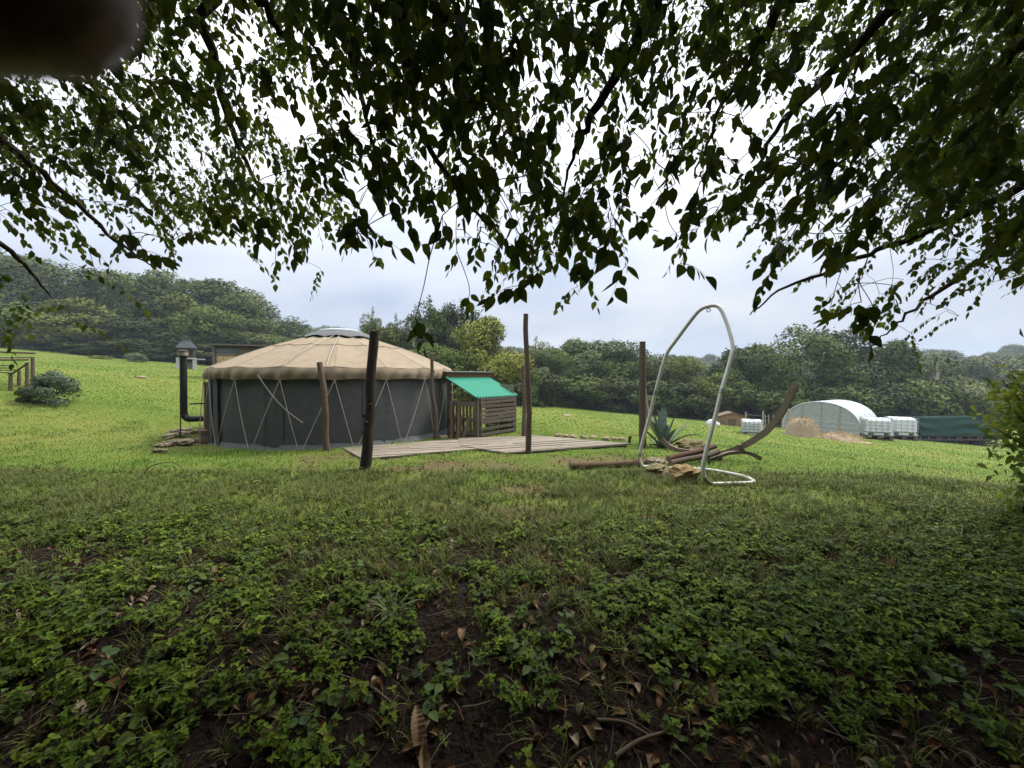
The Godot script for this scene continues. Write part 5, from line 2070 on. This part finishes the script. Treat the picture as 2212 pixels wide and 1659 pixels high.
func build_undergrowth() -> void:
	# wild strawberry and ivy over the bank
	var kinds := [sprig_mesh(1, 4), sprig_mesh(2, 6), sprig_mesh(3, 3), broad_mesh(4), broad_mesh(5)]
	var at := [[], [], [], [], []]
	var tint := [[], [], [], [], []]
	for i in 50000:
		var t := 0.75 + 6.5 * pow(rng.randf(), 0.85)
		var x := rng.randf_range(-1.28, 1.28) * (t + 1.2)
		var z := -t
		var cov := floor_cover(x, z)
		var lawn := lawn_at(x, z)
		if rng.randf() > cov * (1.0 - 0.93 * lawn):
			continue
		var k := 0
		var q := rng.randf()
		if q < 0.34: k = 0
		elif q < 0.62: k = 1
		elif q < 0.84: k = 2
		elif q < 0.93: k = 3
		else: k = 4
		at[k].append(lay(x, z, rng.randf() * TAU, rng.randf_range(0.5, 0.9) + 0.7 * pow(rng.randf(), 3.5)))
		var c := Color(0.060, 0.105, 0.010).lerp(Color(0.155, 0.215, 0.020), pow(rng.randf(), 2.4))
		if k >= 3:
			c = Color(0.055, 0.095, 0.04).lerp(Color(0.10, 0.14, 0.03), rng.randf())
		tint[k].append(c * rng.randf_range(0.75, 1.2))
	for k in 5:
		var o := many("ground_cover", kinds[k], M["floor_leaf"], at[k], tint[k], self)
		tag(o, ["wild strawberry leaves covering the shaded bank", "dense three-leaved strawberry plants over the bank", "scattered strawberry sprigs among the dead leaves", "pale ivy leaves creeping over the bank", "broad seedling leaves among the leaf litter"][k], "ground cover")
	# thin woodland grass
	var tufts := [tuft_mesh(21, 14, 0.05, 0.14, 0.0022, 0.7).made(), tuft_mesh(22, 10, 0.08, 0.2, 0.0024, 0.9).made()]
	var ga := [[], []]
	var gt := [[], []]
	for i in 27000:
		var t := 1.2 + 5.6 * sqrt(rng.randf())
		var x := rng.randf_range(-1.28, 1.28) * (t + 1.2)
		if rng.randf() > (0.4 + 0.6 * smoothstep(2.2, 3.6, t)) * clampf(0.6 + patch.get_noise_2d(x * 60.0 - 200.0, t * 60.0), 0.1, 1.0):
			continue
		var k := 0 if rng.randf() < 0.75 else 1
		ga[k].append(lay(x, -t, rng.randf() * TAU, rng.randf_range(0.7, 1.2)))
		gt[k].append(Color(0.10, 0.14, 0.028).lerp(Color(0.19, 0.19, 0.06), rng.randf() * 0.7) * rng.randf_range(0.7, 1.1))
	for k in 2:
		tag(many("woodland_grass", tufts[k], M["grass_blade"], ga[k], gt[k], self), ["thin grass growing through the leaf litter", "longer thin grass blades on the bank"][k], "grass")
	# dry stalks lying about and standing between the leaves
	var stalk := MB.new()
	stalk.tube(PackedVector3Array([Vector3(-0.5, 0, 0), Vector3(-0.15, 0.05, 0.06), Vector3(0.2, 0.06, 0.04), Vector3(0.5, 0.0, -0.03)]), PackedFloat32Array([0.011, 0.010, 0.009, 0.005]), 3, false)
	var sa := []
	var sc := []
	for i in 4800:
		var t := 1.15 + 5.2 * pow(rng.randf(), 1.1)
		var x := rng.randf_range(-1.28, 1.28) * (t + 1.2)
		var tr := lay(x, -t, rng.randf() * TAU, rng.randf_range(0.05, 0.20), 0.012 + 0.03 * rng.randf())
		tr.basis = tr.basis * Basis(Vector3(rng.randf_range(-1, 1), 0, rng.randf_range(-1, 1)).normalized(), rng.randf_range(0.0, 0.5))
		sa.append(tr)
		sc.append([Color(0.20, 0.16, 0.10), Color(0.10, 0.075, 0.05), Color(0.30, 0.26, 0.17), Color(0.13, 0.15, 0.05)][rng.randi_range(0, 3)] * rng.randf_range(0.6, 1.1))
	tag(many("dry_stalks", stalk.made(), M["grass_blade"], sa, sc, self), "thin dry stalks tangled through the undergrowth", "litter")
	# arching tufts that can be told apart
	var n := 0
	for q in [[846, 1345, 0.30, "arching pale grass tuft at the brow of the bank"], [400, 1500, 0.22, "low grass tuft on the bank's lower left"], [1790, 1340, 0.24, "thin grass tuft among the strawberries at the right"], [1150, 1230, 0.14, "small upright grass tuft beside dead leaves at the centre"], [2080, 1180, 0.26, "grass tuft at the bank's right side"]]:
		var g := gpix(q[0], q[1])
		var o := part("grass_tuft", tuft_mesh(50 + n, 26, q[2] * 0.6, q[2], 0.004, 1.0), M["grass_tuft"], self, Transform3D(Basis(), g))
		tag(o, q[3], "grass")
		n += 1
	# fallen leaves: those that show largest one by one, the rest as litter
	var dead := []
	for k in 6:
		dead.append(dead_mesh(70 + k))
	var fall := []
	for i in 5200:
		var t := 1.15 + 4.6 * pow(rng.randf(), 1.35)
		var x := rng.randf_range(-1.28, 1.28) * (t + 1.1)
		if rng.randf() > 0.25 + 1.6 * patch.get_noise_2d(x * 190.0, t * 190.0 + 40.0) + 0.4:
			continue
		var keep := 0.85 - 0.5 * floor_cover(x, -t) - 0.5 * smoothstep(3.4, 5.6, t)
		if rng.randf() > keep:
			continue
		var s := rng.randf_range(0.035, 0.085)
		if rng.randf() < 0.10:
			s *= 1.6
		fall.append([t / s, x, -t, s])
	fall.sort_custom(func(a, b): return a[0] < b[0])
	var la := []
	var lt := []
	for i in fall.size():
		var q: Array = fall[i]
		var tr := lay(q[1], q[2], rng.randf() * TAU, q[3], 0.006 + 0.012 * rng.randf())
		tr.basis = tr.basis * Basis(Vector3(rng.randf_range(-1, 1), 0, rng.randf_range(-1, 1)).normalized(), rng.randf_range(0.0, 0.6))
		if i < 260:
			var tone: int = [0, 0, 1, 1, 2, 3][rng.randi_range(0, 5)]
			var o := part("fallen_leaf", dead[rng.randi_range(0, 5)], M["dead_leaf_" + "abcd"[tone]], self, tr)
			tag(o, ["curled mid-brown dead leaf on the shaded bank", "dry tan dead leaf on the shaded bank", "dark red-brown dead leaf on the shaded bank", "bleached pale dead leaf on the shaded bank"][tone], "leaf", ["brown fallen leaves", "tan fallen leaves", "red-brown fallen leaves", "pale fallen leaves"][tone])
		else:
			la.append(tr)
			lt.append([Color(0.22, 0.12, 0.055), Color(0.28, 0.18, 0.10), Color(0.13, 0.055, 0.03), Color(0.32, 0.26, 0.17)][rng.randi_range(0, 3)] * rng.randf_range(0.6, 1.1))
	tag(many("leaf_litter", dead[2], M["grass_blade"], la, lt, self), "small dead leaves scattered over the bank", "leaf litter")
	# crumbs of leaf and stalk between them
	var ca := []
	var ct := []
	for i in 16000:
		var t := 1.1 + 5.4 * pow(rng.randf(), 1.2)
		var x := rng.randf_range(-1.28, 1.28) * (t + 1.1)
		if i > 13000:
			t = rng.randf_range(5.0, 8.6)
			x = rng.randf_range(-4.0, 4.5)
			if rng.randf() > bare_at(x, -t) * 1.4 + 0.06 or on_deck(x, -t):
				continue
		elif rng.randf() > 1.0 - 0.8 * smoothstep(4.0, 6.4, t):
			continue
		var tr := lay(x, -t, rng.randf() * TAU, rng.randf_range(0.015, 0.05), 0.003 + 0.01 * rng.randf())
		tr.basis = tr.basis * Basis.from_scale(Vector3(rng.randf_range(0.15, 1.0), 1, 1)) * Basis(Vector3(rng.randf_range(-1, 1), 0, rng.randf_range(-1, 1)).normalized(), rng.randf_range(0.0, 0.9))
		ca.append(tr)
		ct.append([Color(0.10, 0.06, 0.035), Color(0.19, 0.13, 0.08), Color(0.06, 0.035, 0.02), Color(0.27, 0.22, 0.15)][rng.randi_range(0, 3)] * rng.randf_range(0.6, 1.1))
	tag(many("leaf_crumbs", dead[0], M["grass_blade"], ca, ct, self), "crumbled bits of dead leaf and stalk on the bank", "leaf litter")
	# the long toothed chestnut leaf at the bottom
	var mb := MB.new()
	var rows := []
	for i in 33:
		var f := i / 32.0
		var w := 0.032 * pow(sin(clampf(f, 0.03, 0.97) * PI), 0.6) * (1.0 + 0.16 * (i % 2))
		var line := PackedVector3Array()
		for k in 5:
			var u := k / 2.0 - 1.0
			line.push_back(Vector3(u * w, 0.02 * sin(f * 5.0) + 0.016 * absf(u) + 0.004 * sin(f * 70.0 - absf(u) * 3.0), (f - 0.5) * 0.24))
		rows.append(line)
	mb.strip(rows, Vector3.UP)
	var cl := part("chestnut_leaf", mb, M["dead_leaf_b"], self, Transform3D(Basis(Vector3.RIGHT, 0.5) * Basis(Vector3.UP, 0.3), gpix(906, 1600) + Vector3(0, 0.03, 0)))
	tag(cl, "long ribbed tan chestnut leaf at the bottom of the bank", "leaf")
	# sticks on the ground
	var sticks := [[790, 1480, 850, 1535, 0.011, "short pale broken stick lower left of the bare soil"], [1290, 1560, 1400, 1600, 0.011, "mossy stick lying at the bottom centre"], [1330, 1640, 1450, 1590, 0.012, "dark stick at the bottom edge, right of the centre"], [1560, 1400, 1700, 1480, 0.006, "thin grey stick among the strawberries"], [1700, 1420, 1920, 1490, 0.006, "long pale twig at the right of the bank"], [1380, 1470, 1300, 1410, 0.005, "small dark twig on the bare slope"], [640, 1400, 590, 1330, 0.004, "thin upright twig left of the grass tuft"], [690, 1650, 745, 1630, 0.008, "pale stick end at the bottom edge"], [1500, 1520, 1640, 1560, 0.007, "brown stick right of the mossy stick"], [1780, 1580, 1900, 1640, 0.006, "thin stick at the bottom right"], [250, 1180, 420, 1160, 0.008, "dark stick lying at the left of the bank"]]
	for q in sticks:
		var a := gpix(q[0], q[1]) + Vector3(0, q[4], 0)
		var b := gpix(q[2], q[3]) + Vector3(0, q[4] + 0.015, 0)
		var m := (a + b) * 0.5
		m.y = maxf(m.y, hgt(m.x, m.z) + q[4]) + 0.012
		mb = MB.new()
		var p := smooth_path([Vector3.ZERO, m - a + Vector3(rng.randf_range(-0.02, 0.02), 0, rng.randf_range(-0.02, 0.02)), b - a], 5)
		var r := PackedFloat32Array()
		for k in p.size():
			r.push_back(q[4] * (1.0 - 0.4 * k / p.size()))
		mb.tube(p, r, 7)
		var o := part("stick", mb, M["twig_pale" if q[4] > 0.0055 else "twig_bark"], self, Transform3D(Basis(), a))
		tag(o, q[5], "stick", "sticks on the bank")
	# arching bare stem in the grass at the left
	mb = MB.new()
	var arc := []
	for q in [[312, 1024, 6.4], [322, 1010, 6.4], [345, 1001, 6.42], [375, 1000, 6.46], [392, 1010, 6.5], [398, 1022, 6.5]]:
		arc.append(pix(q[0], q[1], q[2]))
	var a0 := gpix(312, 1026)
	var ap := smooth_path(arc, 4)
	for k in ap.size():
		ap[k] -= a0
	var ar := PackedFloat32Array()
	for k in ap.size():
		ar.push_back(0.008 - 0.005 * k / ap.size())
	mb.tube(ap, ar, 6)
	tag(part("arching_stem", mb, M["twig_bark"], self, Transform3D(Basis(), a0)), "bare dark stem arching out of the grass at the left", "stem")
	# shrub at the right edge
	var sb := on_ground(2240, 4.6)
	var sh := thing("leafy_shrub", "leafy green shrub reaching in at the right edge", "shrub", sb)
	mb = MB.new()
	var shrub_at := []
	var shrub_tint := []
	for i in 24:
		var tip := pix(rng.randf_range(2125, 2360), rng.randf_range(765, 920), rng.randf_range(4.2, 5.2)) - sb
		var bend := tip * 0.5 + Vector3(0.25, 0.15, 0)
		var p := smooth_path([Vector3(rng.randf_range(-0.1, 0.1), -0.05, rng.randf_range(-0.1, 0.1)), bend, tip], 6)
		var r := PackedFloat32Array()
		for k in p.size():
			r.push_back(0.012 - 0.009 * k / p.size())
		mb.tube(p, r, 5)
		for k in 120:
			var f := pow(rng.randf(), 0.6)
			var at2 := p[int(f * (p.size() - 1))] + Vector3(rng.randfn(), rng.randfn(), rng.randfn()) * 0.11
			var dir := Vector3(rng.randf_range(-1, 1), rng.randf_range(-1.0, 0.3), rng.randf_range(-1, 1))
			shrub_at.append(facing(dir, Vector3(rng.randfn(), 1.2, rng.randfn()), rng.randf_range(0.06, 0.10), at2))
			shrub_tint.append(Color(0.09, 0.15, 0.026).lerp(Color(0.17, 0.19, 0.026), rng.randf()))
	part("stems", mb, M["twig_bark"], sh)
	many("foliage", leaf_shape(0.3, 0.25, 0.15, 0.25).made(), M["canopy_leaf"], shrub_at, shrub_tint, sh)


# ---------- the trees overhead ----------
const COVER := [
	"9999984699899887987889999",
	"9999974589999978977899999",
	"6678975689999658966999999",
	"7778965799984767568999999",
	"8878835778987587687999999",
	"8888837878768766887999999",
	"6666378877678854655689999",
	"3335334423368712265568999",
	"3310000300037300055554200",
	"3320000000001000022541000",
	"2000000000000000000000000"]


func cover_at(x: float, y: float) -> float:
	if y < 0.0:
		return 0.88
	var j := int(y / 75.0)
	if j >= COVER.size():
		return 0.0
	var k := clampi(int(x / 100.0) + 1, 0, 24)
	if x < 0.0:
		k = 0
	return COVER[j].unicode_at(k) * 0.1 - 4.8


func build_canopy() -> void:
	var leafm := [leaf_shape(0.31, 0.22, 0.12, 0.25), leaf_shape(0.34, 0.32, 0.22, 0.2), leaf_shape(0.28, 0.15, -0.1, 0.3)]
	var shape := []
	for q in leafm:
		shape.append(q.made())
	# trunks stand outside the frame; limbs: [x, y, depth] of the photograph's branches
	var trees := [
		{"name": "left tree", "foot": Vector3(-3.9, 0, 0.9), "fork": 2.9, "limbs": [
			[[-250, 40, 2.4], [-60, 250, 3.2], [120, 400, 3.8], [250, 520, 4.2], [330, 575, 4.4]],
			[[250, -260, 2.2], [420, -120, 2.6], [560, 0, 3.0], [600, 60, 3.1], [650, 105, 3.2], [695, 135, 3.3], [760, 230, 3.5]],
			[[330, -150, 2.8], [440, 60, 3.4], [480, 200, 3.7], [520, 330, 4.0], [590, 450, 4.3], [650, 560, 4.5]],
			[[-200, -150, 2.4], [60, 20, 3.2], [200, 180, 3.8], [290, 300, 4.2], [330, 420, 4.5]],
			[[-300, 300, 2.6], [-80, 470, 3.2], [40, 560, 3.6], [110, 640, 3.8]]]},
		{"name": "middle tree", "foot": Vector3(0.9, 0, 2.4), "fork": 3.2, "limbs": [
			[[1500, -300, 1.5], [1415, 0, 2.3], [1340, 150, 2.5], [1262, 280, 2.7], [1240, 330, 2.8], [1210, 430, 2.9]],
			[[900, -350, 1.5], [860, -60, 2.2], [880, 120, 2.5], [905, 270, 2.7], [1000, 420, 2.8], [1090, 520, 2.8]],
			[[1000, -400, 1.6], [1040, -50, 2.3], [1060, 130, 2.6], [1095, 250, 2.8], [1150, 400, 2.9], [1180, 540, 2.9]],
			[[800, -300, 1.7], [720, -40, 2.6], [760, 120, 3.0], [800, 280, 3.3], [830, 430, 3.5]]]},
		{"name": "right tree", "foot": Vector3(5.4, 0, -0.4), "fork": 3.0, "limbs": [
			[[2500, 200, 3.0], [2212, 400, 3.6], [2000, 500, 4.0], [1850, 560, 4.2], [1700, 620, 4.3], [1620, 680, 4.3]],
			[[2520, 330, 3.2], [2212, 500, 4.0], [2080, 590, 4.3], [1960, 680, 4.5], [1900, 735, 4.6]],
			[[2300, -200, 2.4], [1950, 0, 3.0], [1800, 150, 3.3], [1700, 255, 3.5], [1640, 350, 3.6], [1590, 480, 3.7]],
			[[2400, 0, 2.8], [2150, 150, 3.4], [1950, 260, 3.7], [1800, 360, 3.9], [1680, 470, 4.0]],
			[[2100, -250, 2.0], [1720, -40, 2.6], [1640, 110, 2.9], [1560, 230, 3.0], [1500, 380, 3.0]],
			[[2520, 120, 3.4], [2230, 300, 4.2], [2080, 400, 4.6], [1950, 450, 4.8]]]}]
	var labels := ["overhanging tree whose dark branches fill the upper left", "overhanging tree with large leaves hanging over the middle", "overhanging tree whose branches sweep in from the right"]
	for ti in 3:
		var T: Dictionary = trees[ti]
		var foot: Vector3 = T.foot
		foot.y = hgt(foot.x, foot.z) - 0.1
		var o := thing("overhanging_tree", labels[ti], "tree", foot, 0.0, "trees overhanging the viewer")
		var fork := Vector3(0, T.fork, 0)
		var mb := MB.new()
		mb.tube(PackedVector3Array([Vector3.ZERO, Vector3(0.03, 0.8, 0.02), Vector3(-0.04, 2.0, 0.0), fork, fork + Vector3(0.1, 2.2, 0.1)]), PackedFloat32Array([0.24, 0.19, 0.17, 0.15, 0.05]), 14)
		part("trunk", mb, M["bark_tree"], o)
		var nodes := PackedVector3Array()
		for q in T.limbs:
			var pts := [fork + Vector3(0, 0.2, 0)]
			for w in q:
				pts.append(pix(w[0], w[1], w[2]) - foot)
			var p := smooth_path(pts, 6)
			var r := PackedFloat32Array()
			for k in p.size():
				var f := k / float(p.size() - 1)
				r.push_back(0.055 * pow(1.0 - f, 1.15) + 0.006)
				if k > 2:
					nodes.push_back(p[k])
				if k > 2 and k < p.size() - 1:
					p[k] += Vector3(rng.randfn(), rng.randfn(), rng.randfn()) * 0.012
			mb = MB.new()
			mb.tube(p, r, 8)
			part("limb", mb, M["bark_tree"], o)
		# hanging sprays of leaves
		var sprays := []
		var x_lo: float = [-330.0, 620.0, 1330.0][ti]
		var x_hi: float = [760.0, 1480.0, 2560.0][ti]
		var y := -520.0
		while y < 825.0:
			var x := x_lo
			while x < x_hi:
				var share := 1.0
				if ti == 0: share = 1.0 - smoothstep(620.0, 760.0, x + 50.0)
				elif ti == 1: share = smoothstep(620.0, 760.0, x + 50.0) * (1.0 - smoothstep(1330.0, 1480.0, x + 50.0))
				else: share = smoothstep(1330.0, 1480.0, x + 50.0)
				var f := cover_at(x + 50.0, y + 37.0)
				var need := -log(1.0 - clampf(f, 0.0, 0.94)) * 7500.0 * share * clampf(1.0 + 2.6 * patch.get_noise_2d((x + 50.0) * 1.1, y * 1.4 + 500.0), 0.15, 2.2)
				while need > 0.0 and share > 0.0:
					var q := rng.randf()
					var px := x + rng.randf() * 100.0
					var py := y + rng.randf() * 75.0
					var d: float
					if ti == 1:
						d = rng.randf_range(1.55, 2.6) if q < 0.5 else rng.randf_range(2.6, 4.6)
					elif ti == 2 and px < 1900.0 and py > 150.0:
						d = rng.randf_range(1.6, 2.6) if q < 0.42 else rng.randf_range(2.8, 5.0)
					elif ti == 2:
						d = rng.randf_range(1.9, 2.8) if q < 0.12 else rng.randf_range(3.2, 6.2)
					else:
						d = rng.randf_range(1.9, 2.8) if q < 0.10 else rng.randf_range(2.9, 5.6)
					if py < 0.0:
						d = rng.randf_range(1.6, 3.8)
					var n := rng.randi_range(5, 8) if d < 2.7 else rng.randi_range(9, 15)
					need -= n * (0.00125 if d < 2.8 else 0.00088) * (lens / d) * (lens / d)
					if need < 0.0 and rng.randf() < 0.5:
						break
					sprays.append([px, py, d, n])
				x += 100.0
			y += 75.0
		var wood := MB.new()
		var leaves := []
		var away := Vector3(0, -0.35, -0.5)
		if ti == 2: away = Vector3(-0.75, -0.45, -0.2)
		elif ti == 0: away = Vector3(0.45, -0.55, -0.3)
		var queue := []
		for q in sprays:
			var tip := pix(q[0], q[1], q[2]) - foot
			var best := 1e9
			for k in range(0, nodes.size(), 2):
				best = minf(best, nodes[k].distance_squared_to(tip))
			queue.append([best, tip, q])
		queue.sort_custom(func(a, b): return a[0] < b[0])
		var late := []
		var at_e := 0
		while at_e < queue.size() + late.size():
			var retry := at_e >= queue.size()
			var e: Array = late[at_e - queue.size()] if retry else queue[at_e]
			at_e += 1
			var q: Array = e[2]
			var tip: Vector3 = e[1]
			var n: int = q[3]
			var span: float = (0.026 if q[2] < 2.7 else 0.032) * n
			var dir := (away * rng.randf_range(0.3, 1.1) + Vector3(rng.randfn() * 0.55, -0.25 + rng.randfn() * 0.3, rng.randfn() * 0.5)).normalized()
			var root := tip - dir * span
			root.y += 0.15 * span
			# nearest wood to grow from
			var best := 1e9
			var from := nodes[0]
			for w in nodes:
				var dd := w.distance_squared_to(root)
				if dd < best:
					best = dd
					from = w
			var gap := sqrt(best)
			if gap > 0.42:
				if not retry:
					late.append(e)
				continue
			var r0 := clampf(0.0018 + 0.0022 * gap, 0.002, 0.006)
			if gap > 0.0:
				var m1 := from.lerp(root, 0.4) + Vector3(rng.randfn(), rng.randfn(), rng.randfn()) * gap * 0.03 + Vector3(0, 0.07 * gap, 0)
				var m2 := from.lerp(root, 0.75) + Vector3(rng.randfn(), rng.randfn(), rng.randfn()) * gap * 0.03 + Vector3(0, 0.07 * gap, 0)
				var bow := smooth_path([from, m1, m2, root], 3)
				var bow_r := PackedFloat32Array()
				for k in bow.size():
					bow_r.push_back(lerpf(r0, 0.0019, k / float(bow.size() - 1)))
				wood.tube(bow, bow_r, 4, false)
				nodes.push_back(m1)
				nodes.push_back(m2)
			nodes.push_back(root)
			# the spray itself
			var p := PackedVector3Array()
			for k in 5:
				var f := k / 4.0
				p.push_back(root.lerp(tip, f) + Vector3(0, -0.12 * span * sin(f * PI) * -1.0, 0))
			wood.tube(p, PackedFloat32Array([0.0019, 0.0016, 0.0013, 0.001, 0.0007]), 4, false)
			var side := dir.cross(Vector3.UP).normalized()
			for k in n:
				var f := (k + 0.5) / n
				var at := p[mini(int(f * 4.0), 3)].lerp(p[mini(int(f * 4.0), 3) + 1], f * 4.0 - int(f * 4.0))
				var sg := 1.0 if k % 2 == 0 else -1.0
				var ld := (dir * 0.35 + side * sg * rng.randf_range(0.3, 0.8) + Vector3(rng.randfn() * 0.25, -0.75, rng.randfn() * 0.25)).normalized()
				if k == n - 1:
					ld = (dir + Vector3(0, -0.5, 0)).normalized()
				var nr := Vector3(rng.randfn(), rng.randf_range(-0.2, 0.9), rng.randfn() + 0.4)
				var s := (0.048 + 0.044 * pow(rng.randf(), 0.8)) * (1.0 if q[2] < 2.8 else 0.84)
				leaves.append([q[2] / s + (1e6 if q[1] < 0.0 or q[0] < 0.0 or q[0] > 2212.0 else 0.0), facing(ld, nr, s, at + ld * 0.008)])
		part("twigs", wood, M["twig_bark"], o)
		leaves.sort_custom(func(a, b): return a[0] < b[0])
		var places := [[], [], []]
		var tints := [[], [], []]
		for i in leaves.size():
			var v := rng.randi_range(0, 2)
			if i < 300:
				part("leaf", shape[v], M[["leaf_plain", "leaf_deep", "leaf_olive"][rng.randi_range(0, 2)]], o, leaves[i][1])
				continue
			places[v].append(leaves[i][1])
			tints[v].append(Color(0.060, 0.090, 0.013).lerp(Color(0.140, 0.168, 0.017), rng.randf() * rng.randf()) * rng.randf_range(0.8, 1.2))
		for v in 3:
			many("foliage", shape[v], M["canopy_leaf"], places[v], tints[v], o)
		# the crown above and behind, out of the picture
		var over := []
		var over_tint := []
		var mid_x: float = [-4.5, 0.0, 4.8][ti]
		while over.size() < 17000:
			var w := Vector3(mid_x + rng.randf_range(-3.6, 3.6), rng.randf_range(2.4, 7.0), rng.randf_range(-4.5, 5.0))
			if w.z < 0.0 and (w.y - EYE.y) < -w.z * 1.02 + 0.25 and absf(w.x) < -w.z * 1.35 + 0.3:
				continue
			if w.z < -4.5:
				continue
			var s := rng.randf_range(0.12, 0.19)
			over.append(facing(Vector3(rng.randfn(), -0.8, rng.randfn()), Vector3(rng.randfn(), 1.5, rng.randfn()), s, w - foot))
			over_tint.append(Color(0.045, 0.066, 0.014) * rng.randf_range(0.8, 1.2))
		many("upper_foliage", shape[0], M["canopy_leaf"], over, over_tint, o)


# ---------- the photographer's hand ----------
func build_hand() -> void:
	# joints with radii, in metres from the lens; the index fingertip reaches over its corner
	var j := {
		"wrist": [Vector3(-0.225, -0.055, 0.095), 0.029], "palm": [Vector3(-0.185, -0.02, 0.05), 0.024],
		"i0": [Vector3(-0.142, 0.022, 0.004), 0.0125], "i1": [Vector3(-0.100, 0.038, -0.026), 0.0102], "i2": [Vector3(-0.071, 0.0392, -0.038), 0.0092], "i3": [Vector3(-0.0461, 0.0392, -0.040), 0.0084],
		"m0": [Vector3(-0.155, 0.004, 0.018), 0.0125], "m1": [Vector3(-0.118, -0.002, 0.002), 0.0105], "m2": [Vector3(-0.096, -0.014, 0.018), 0.0095], "m3": [Vector3(-0.102, -0.018, 0.040), 0.0085],
		"r0": [Vector3(-0.165, -0.018, 0.026), 0.012], "r1": [Vector3(-0.130, -0.028, 0.012), 0.01], "r2": [Vector3(-0.108, -0.036, 0.028), 0.009], "r3": [Vector3(-0.114, -0.038, 0.048), 0.008],
		"l0": [Vector3(-0.178, -0.038, 0.040), 0.011], "l1": [Vector3(-0.148, -0.052, 0.030), 0.009], "l2": [Vector3(-0.130, -0.058, 0.044), 0.008], "l3": [Vector3(-0.134, -0.058, 0.060), 0.007],
		"t0": [Vector3(-0.190, 0.005, 0.070), 0.016], "t1": [Vector3(-0.160, 0.024, 0.064), 0.0125], "t2": [Vector3(-0.130, 0.030, 0.056), 0.011], "t3": [Vector3(-0.108, 0.028, 0.050), 0.009],
		"arm": [Vector3(-0.32, -0.22, 0.26), 0.042]}
	var bones := [["arm", "wrist"], ["wrist", "palm"], ["palm", "i0"], ["palm", "m0"], ["palm", "r0"], ["palm", "l0"], ["wrist", "l0"], ["wrist", "t0"], ["palm", "t0"], ["t0", "i0"]]
	for f in ["i", "m", "r", "l"]:
		for k in 3:
			bones.append([f + str(k), f + str(k + 1)])
	for k in 3:
		bones.append(["t" + str(k), "t" + str(k + 1)])
	var cell := 0.0034
	var lo := Vector3(-0.37, -0.27, -0.055)
	var dims := Vector3i(int(0.345 / cell), int(0.335 / cell), int(0.365 / cell))
	var field := {}
	for b in bones:
		var a: Vector3 = j[b[0]][0]
		var c: Vector3 = j[b[1]][0]
		var ra: float = j[b[0]][1]
		var rc: float = j[b[1]][1]
		var pad := Vector3.ONE * (maxf(ra, rc) + 0.009)
		var g0 := Vector3i(((a.min(c) - pad - lo) / cell).floor())
		var g1 := Vector3i(((a.max(c) + pad - lo) / cell).ceil())
		var ac := c - a
		var l2 := ac.length_squared()
		for x in range(maxi(g0.x, 0), mini(g1.x, dims.x) + 1):
			for y in range(maxi(g0.y, 0), mini(g1.y, dims.y) + 1):
				for z in range(maxi(g0.z, 0), mini(g1.z, dims.z) + 1):
					var p := lo + Vector3(x, y, z) * cell
					var h := clampf((p - a).dot(ac) / l2, 0.0, 1.0)
					var dd := (p - a - ac * h).length() - lerpf(ra, rc, h)
					if dd > 0.012:
						continue
					var key := (x * 512 + y) * 512 + z
					if field.has(key):
						var e: float = field[key]
						var k := maxf(0.006 - absf(e - dd), 0.0) / 0.006
						field[key] = minf(e, dd) - k * k * 0.006 * 0.25
					else:
						field[key] = dd
	var spot := {}
	for key in field:
		var x: int = key / 262144
		var y: int = (key / 512) % 512
		var z: int = key % 512
		var sum := Vector3.ZERO
		var n := 0
		var val := []
		for c in 8:
			val.append(field.get(((x + (c & 1)) * 512 + y + ((c >> 1) & 1)) * 512 + z + ((c >> 2) & 1), 0.012))
		for c in 8:
			for ax in [1, 2, 4]:
				if c & ax == 0:
					var e: float = val[c]
					var f: float = val[c | ax]
					if (e < 0.0) != (f < 0.0):
						var t := e / (e - f)
						sum += Vector3(c & 1, (c >> 1) & 1, (c >> 2) & 1) + (Vector3(1 if ax == 1 else 0, 1 if ax == 2 else 0, 1 if ax == 4 else 0)) * t
						n += 1
		if n:
			spot[key] = lo + (Vector3(x, y, z) + sum / n) * cell
	var nv := {}
	for key in spot:
		var g := Vector3(field.get(key + 262144, 0.012) - field.get(key - 262144, 0.012), field.get(key + 512, 0.012) - field.get(key - 512, 0.012), field.get(key + 1, 0.012) - field.get(key - 1, 0.012))
		nv[key] = g.normalized() if g.length() > 1e-6 else Vector3.UP
	var mb := MB.new()
	for key in field:
		var e: float = field[key]
		for ax in [[262144, 512, 1], [512, 1, 262144], [1, 262144, 512]]:
			var f: float = field.get(key + ax[0], 0.012)
			if (e < 0.0) == (f < 0.0):
				continue
			var q := [key, key - ax[1], key - ax[1] - ax[2], key - ax[2]]
			if not (spot.has(q[0]) and spot.has(q[1]) and spot.has(q[2]) and spot.has(q[3])):
				continue
			mb.tri(spot[q[0]], spot[q[1]], spot[q[2]], nv[q[0]], nv[q[1]], nv[q[2]])
			mb.tri(spot[q[0]], spot[q[2]], spot[q[3]], nv[q[0]], nv[q[2]], nv[q[3]])
	var o := thing("person", "photographer's blurred fingertip in the upper left corner", "person", EYE + aim * Vector3(0, 0, 0), 0.0)
	part("hand", mb, M["skin"], o, Transform3D(aim, Vector3.ZERO))
	# the fingernail lies on the back of the fingertip, away from the lens
	var nail := MB.new()
	var rows := []
	for a in 6:
		var line := PackedVector3Array()
		for b in 5:
			var u := (b - 2) / 2.0
			line.push_back(Vector3(-0.0556 + 0.0105 * a / 5.0, 0.0392 + 0.0050 * u, -0.0487 + 0.0024 * u * u + 0.0006 * a / 5.0))
		rows.append(line)
	nail.strip(rows, Vector3(0, 0, -1))
	part("fingernail", nail, M["skin"], o, Transform3D(aim, Vector3.ZERO))
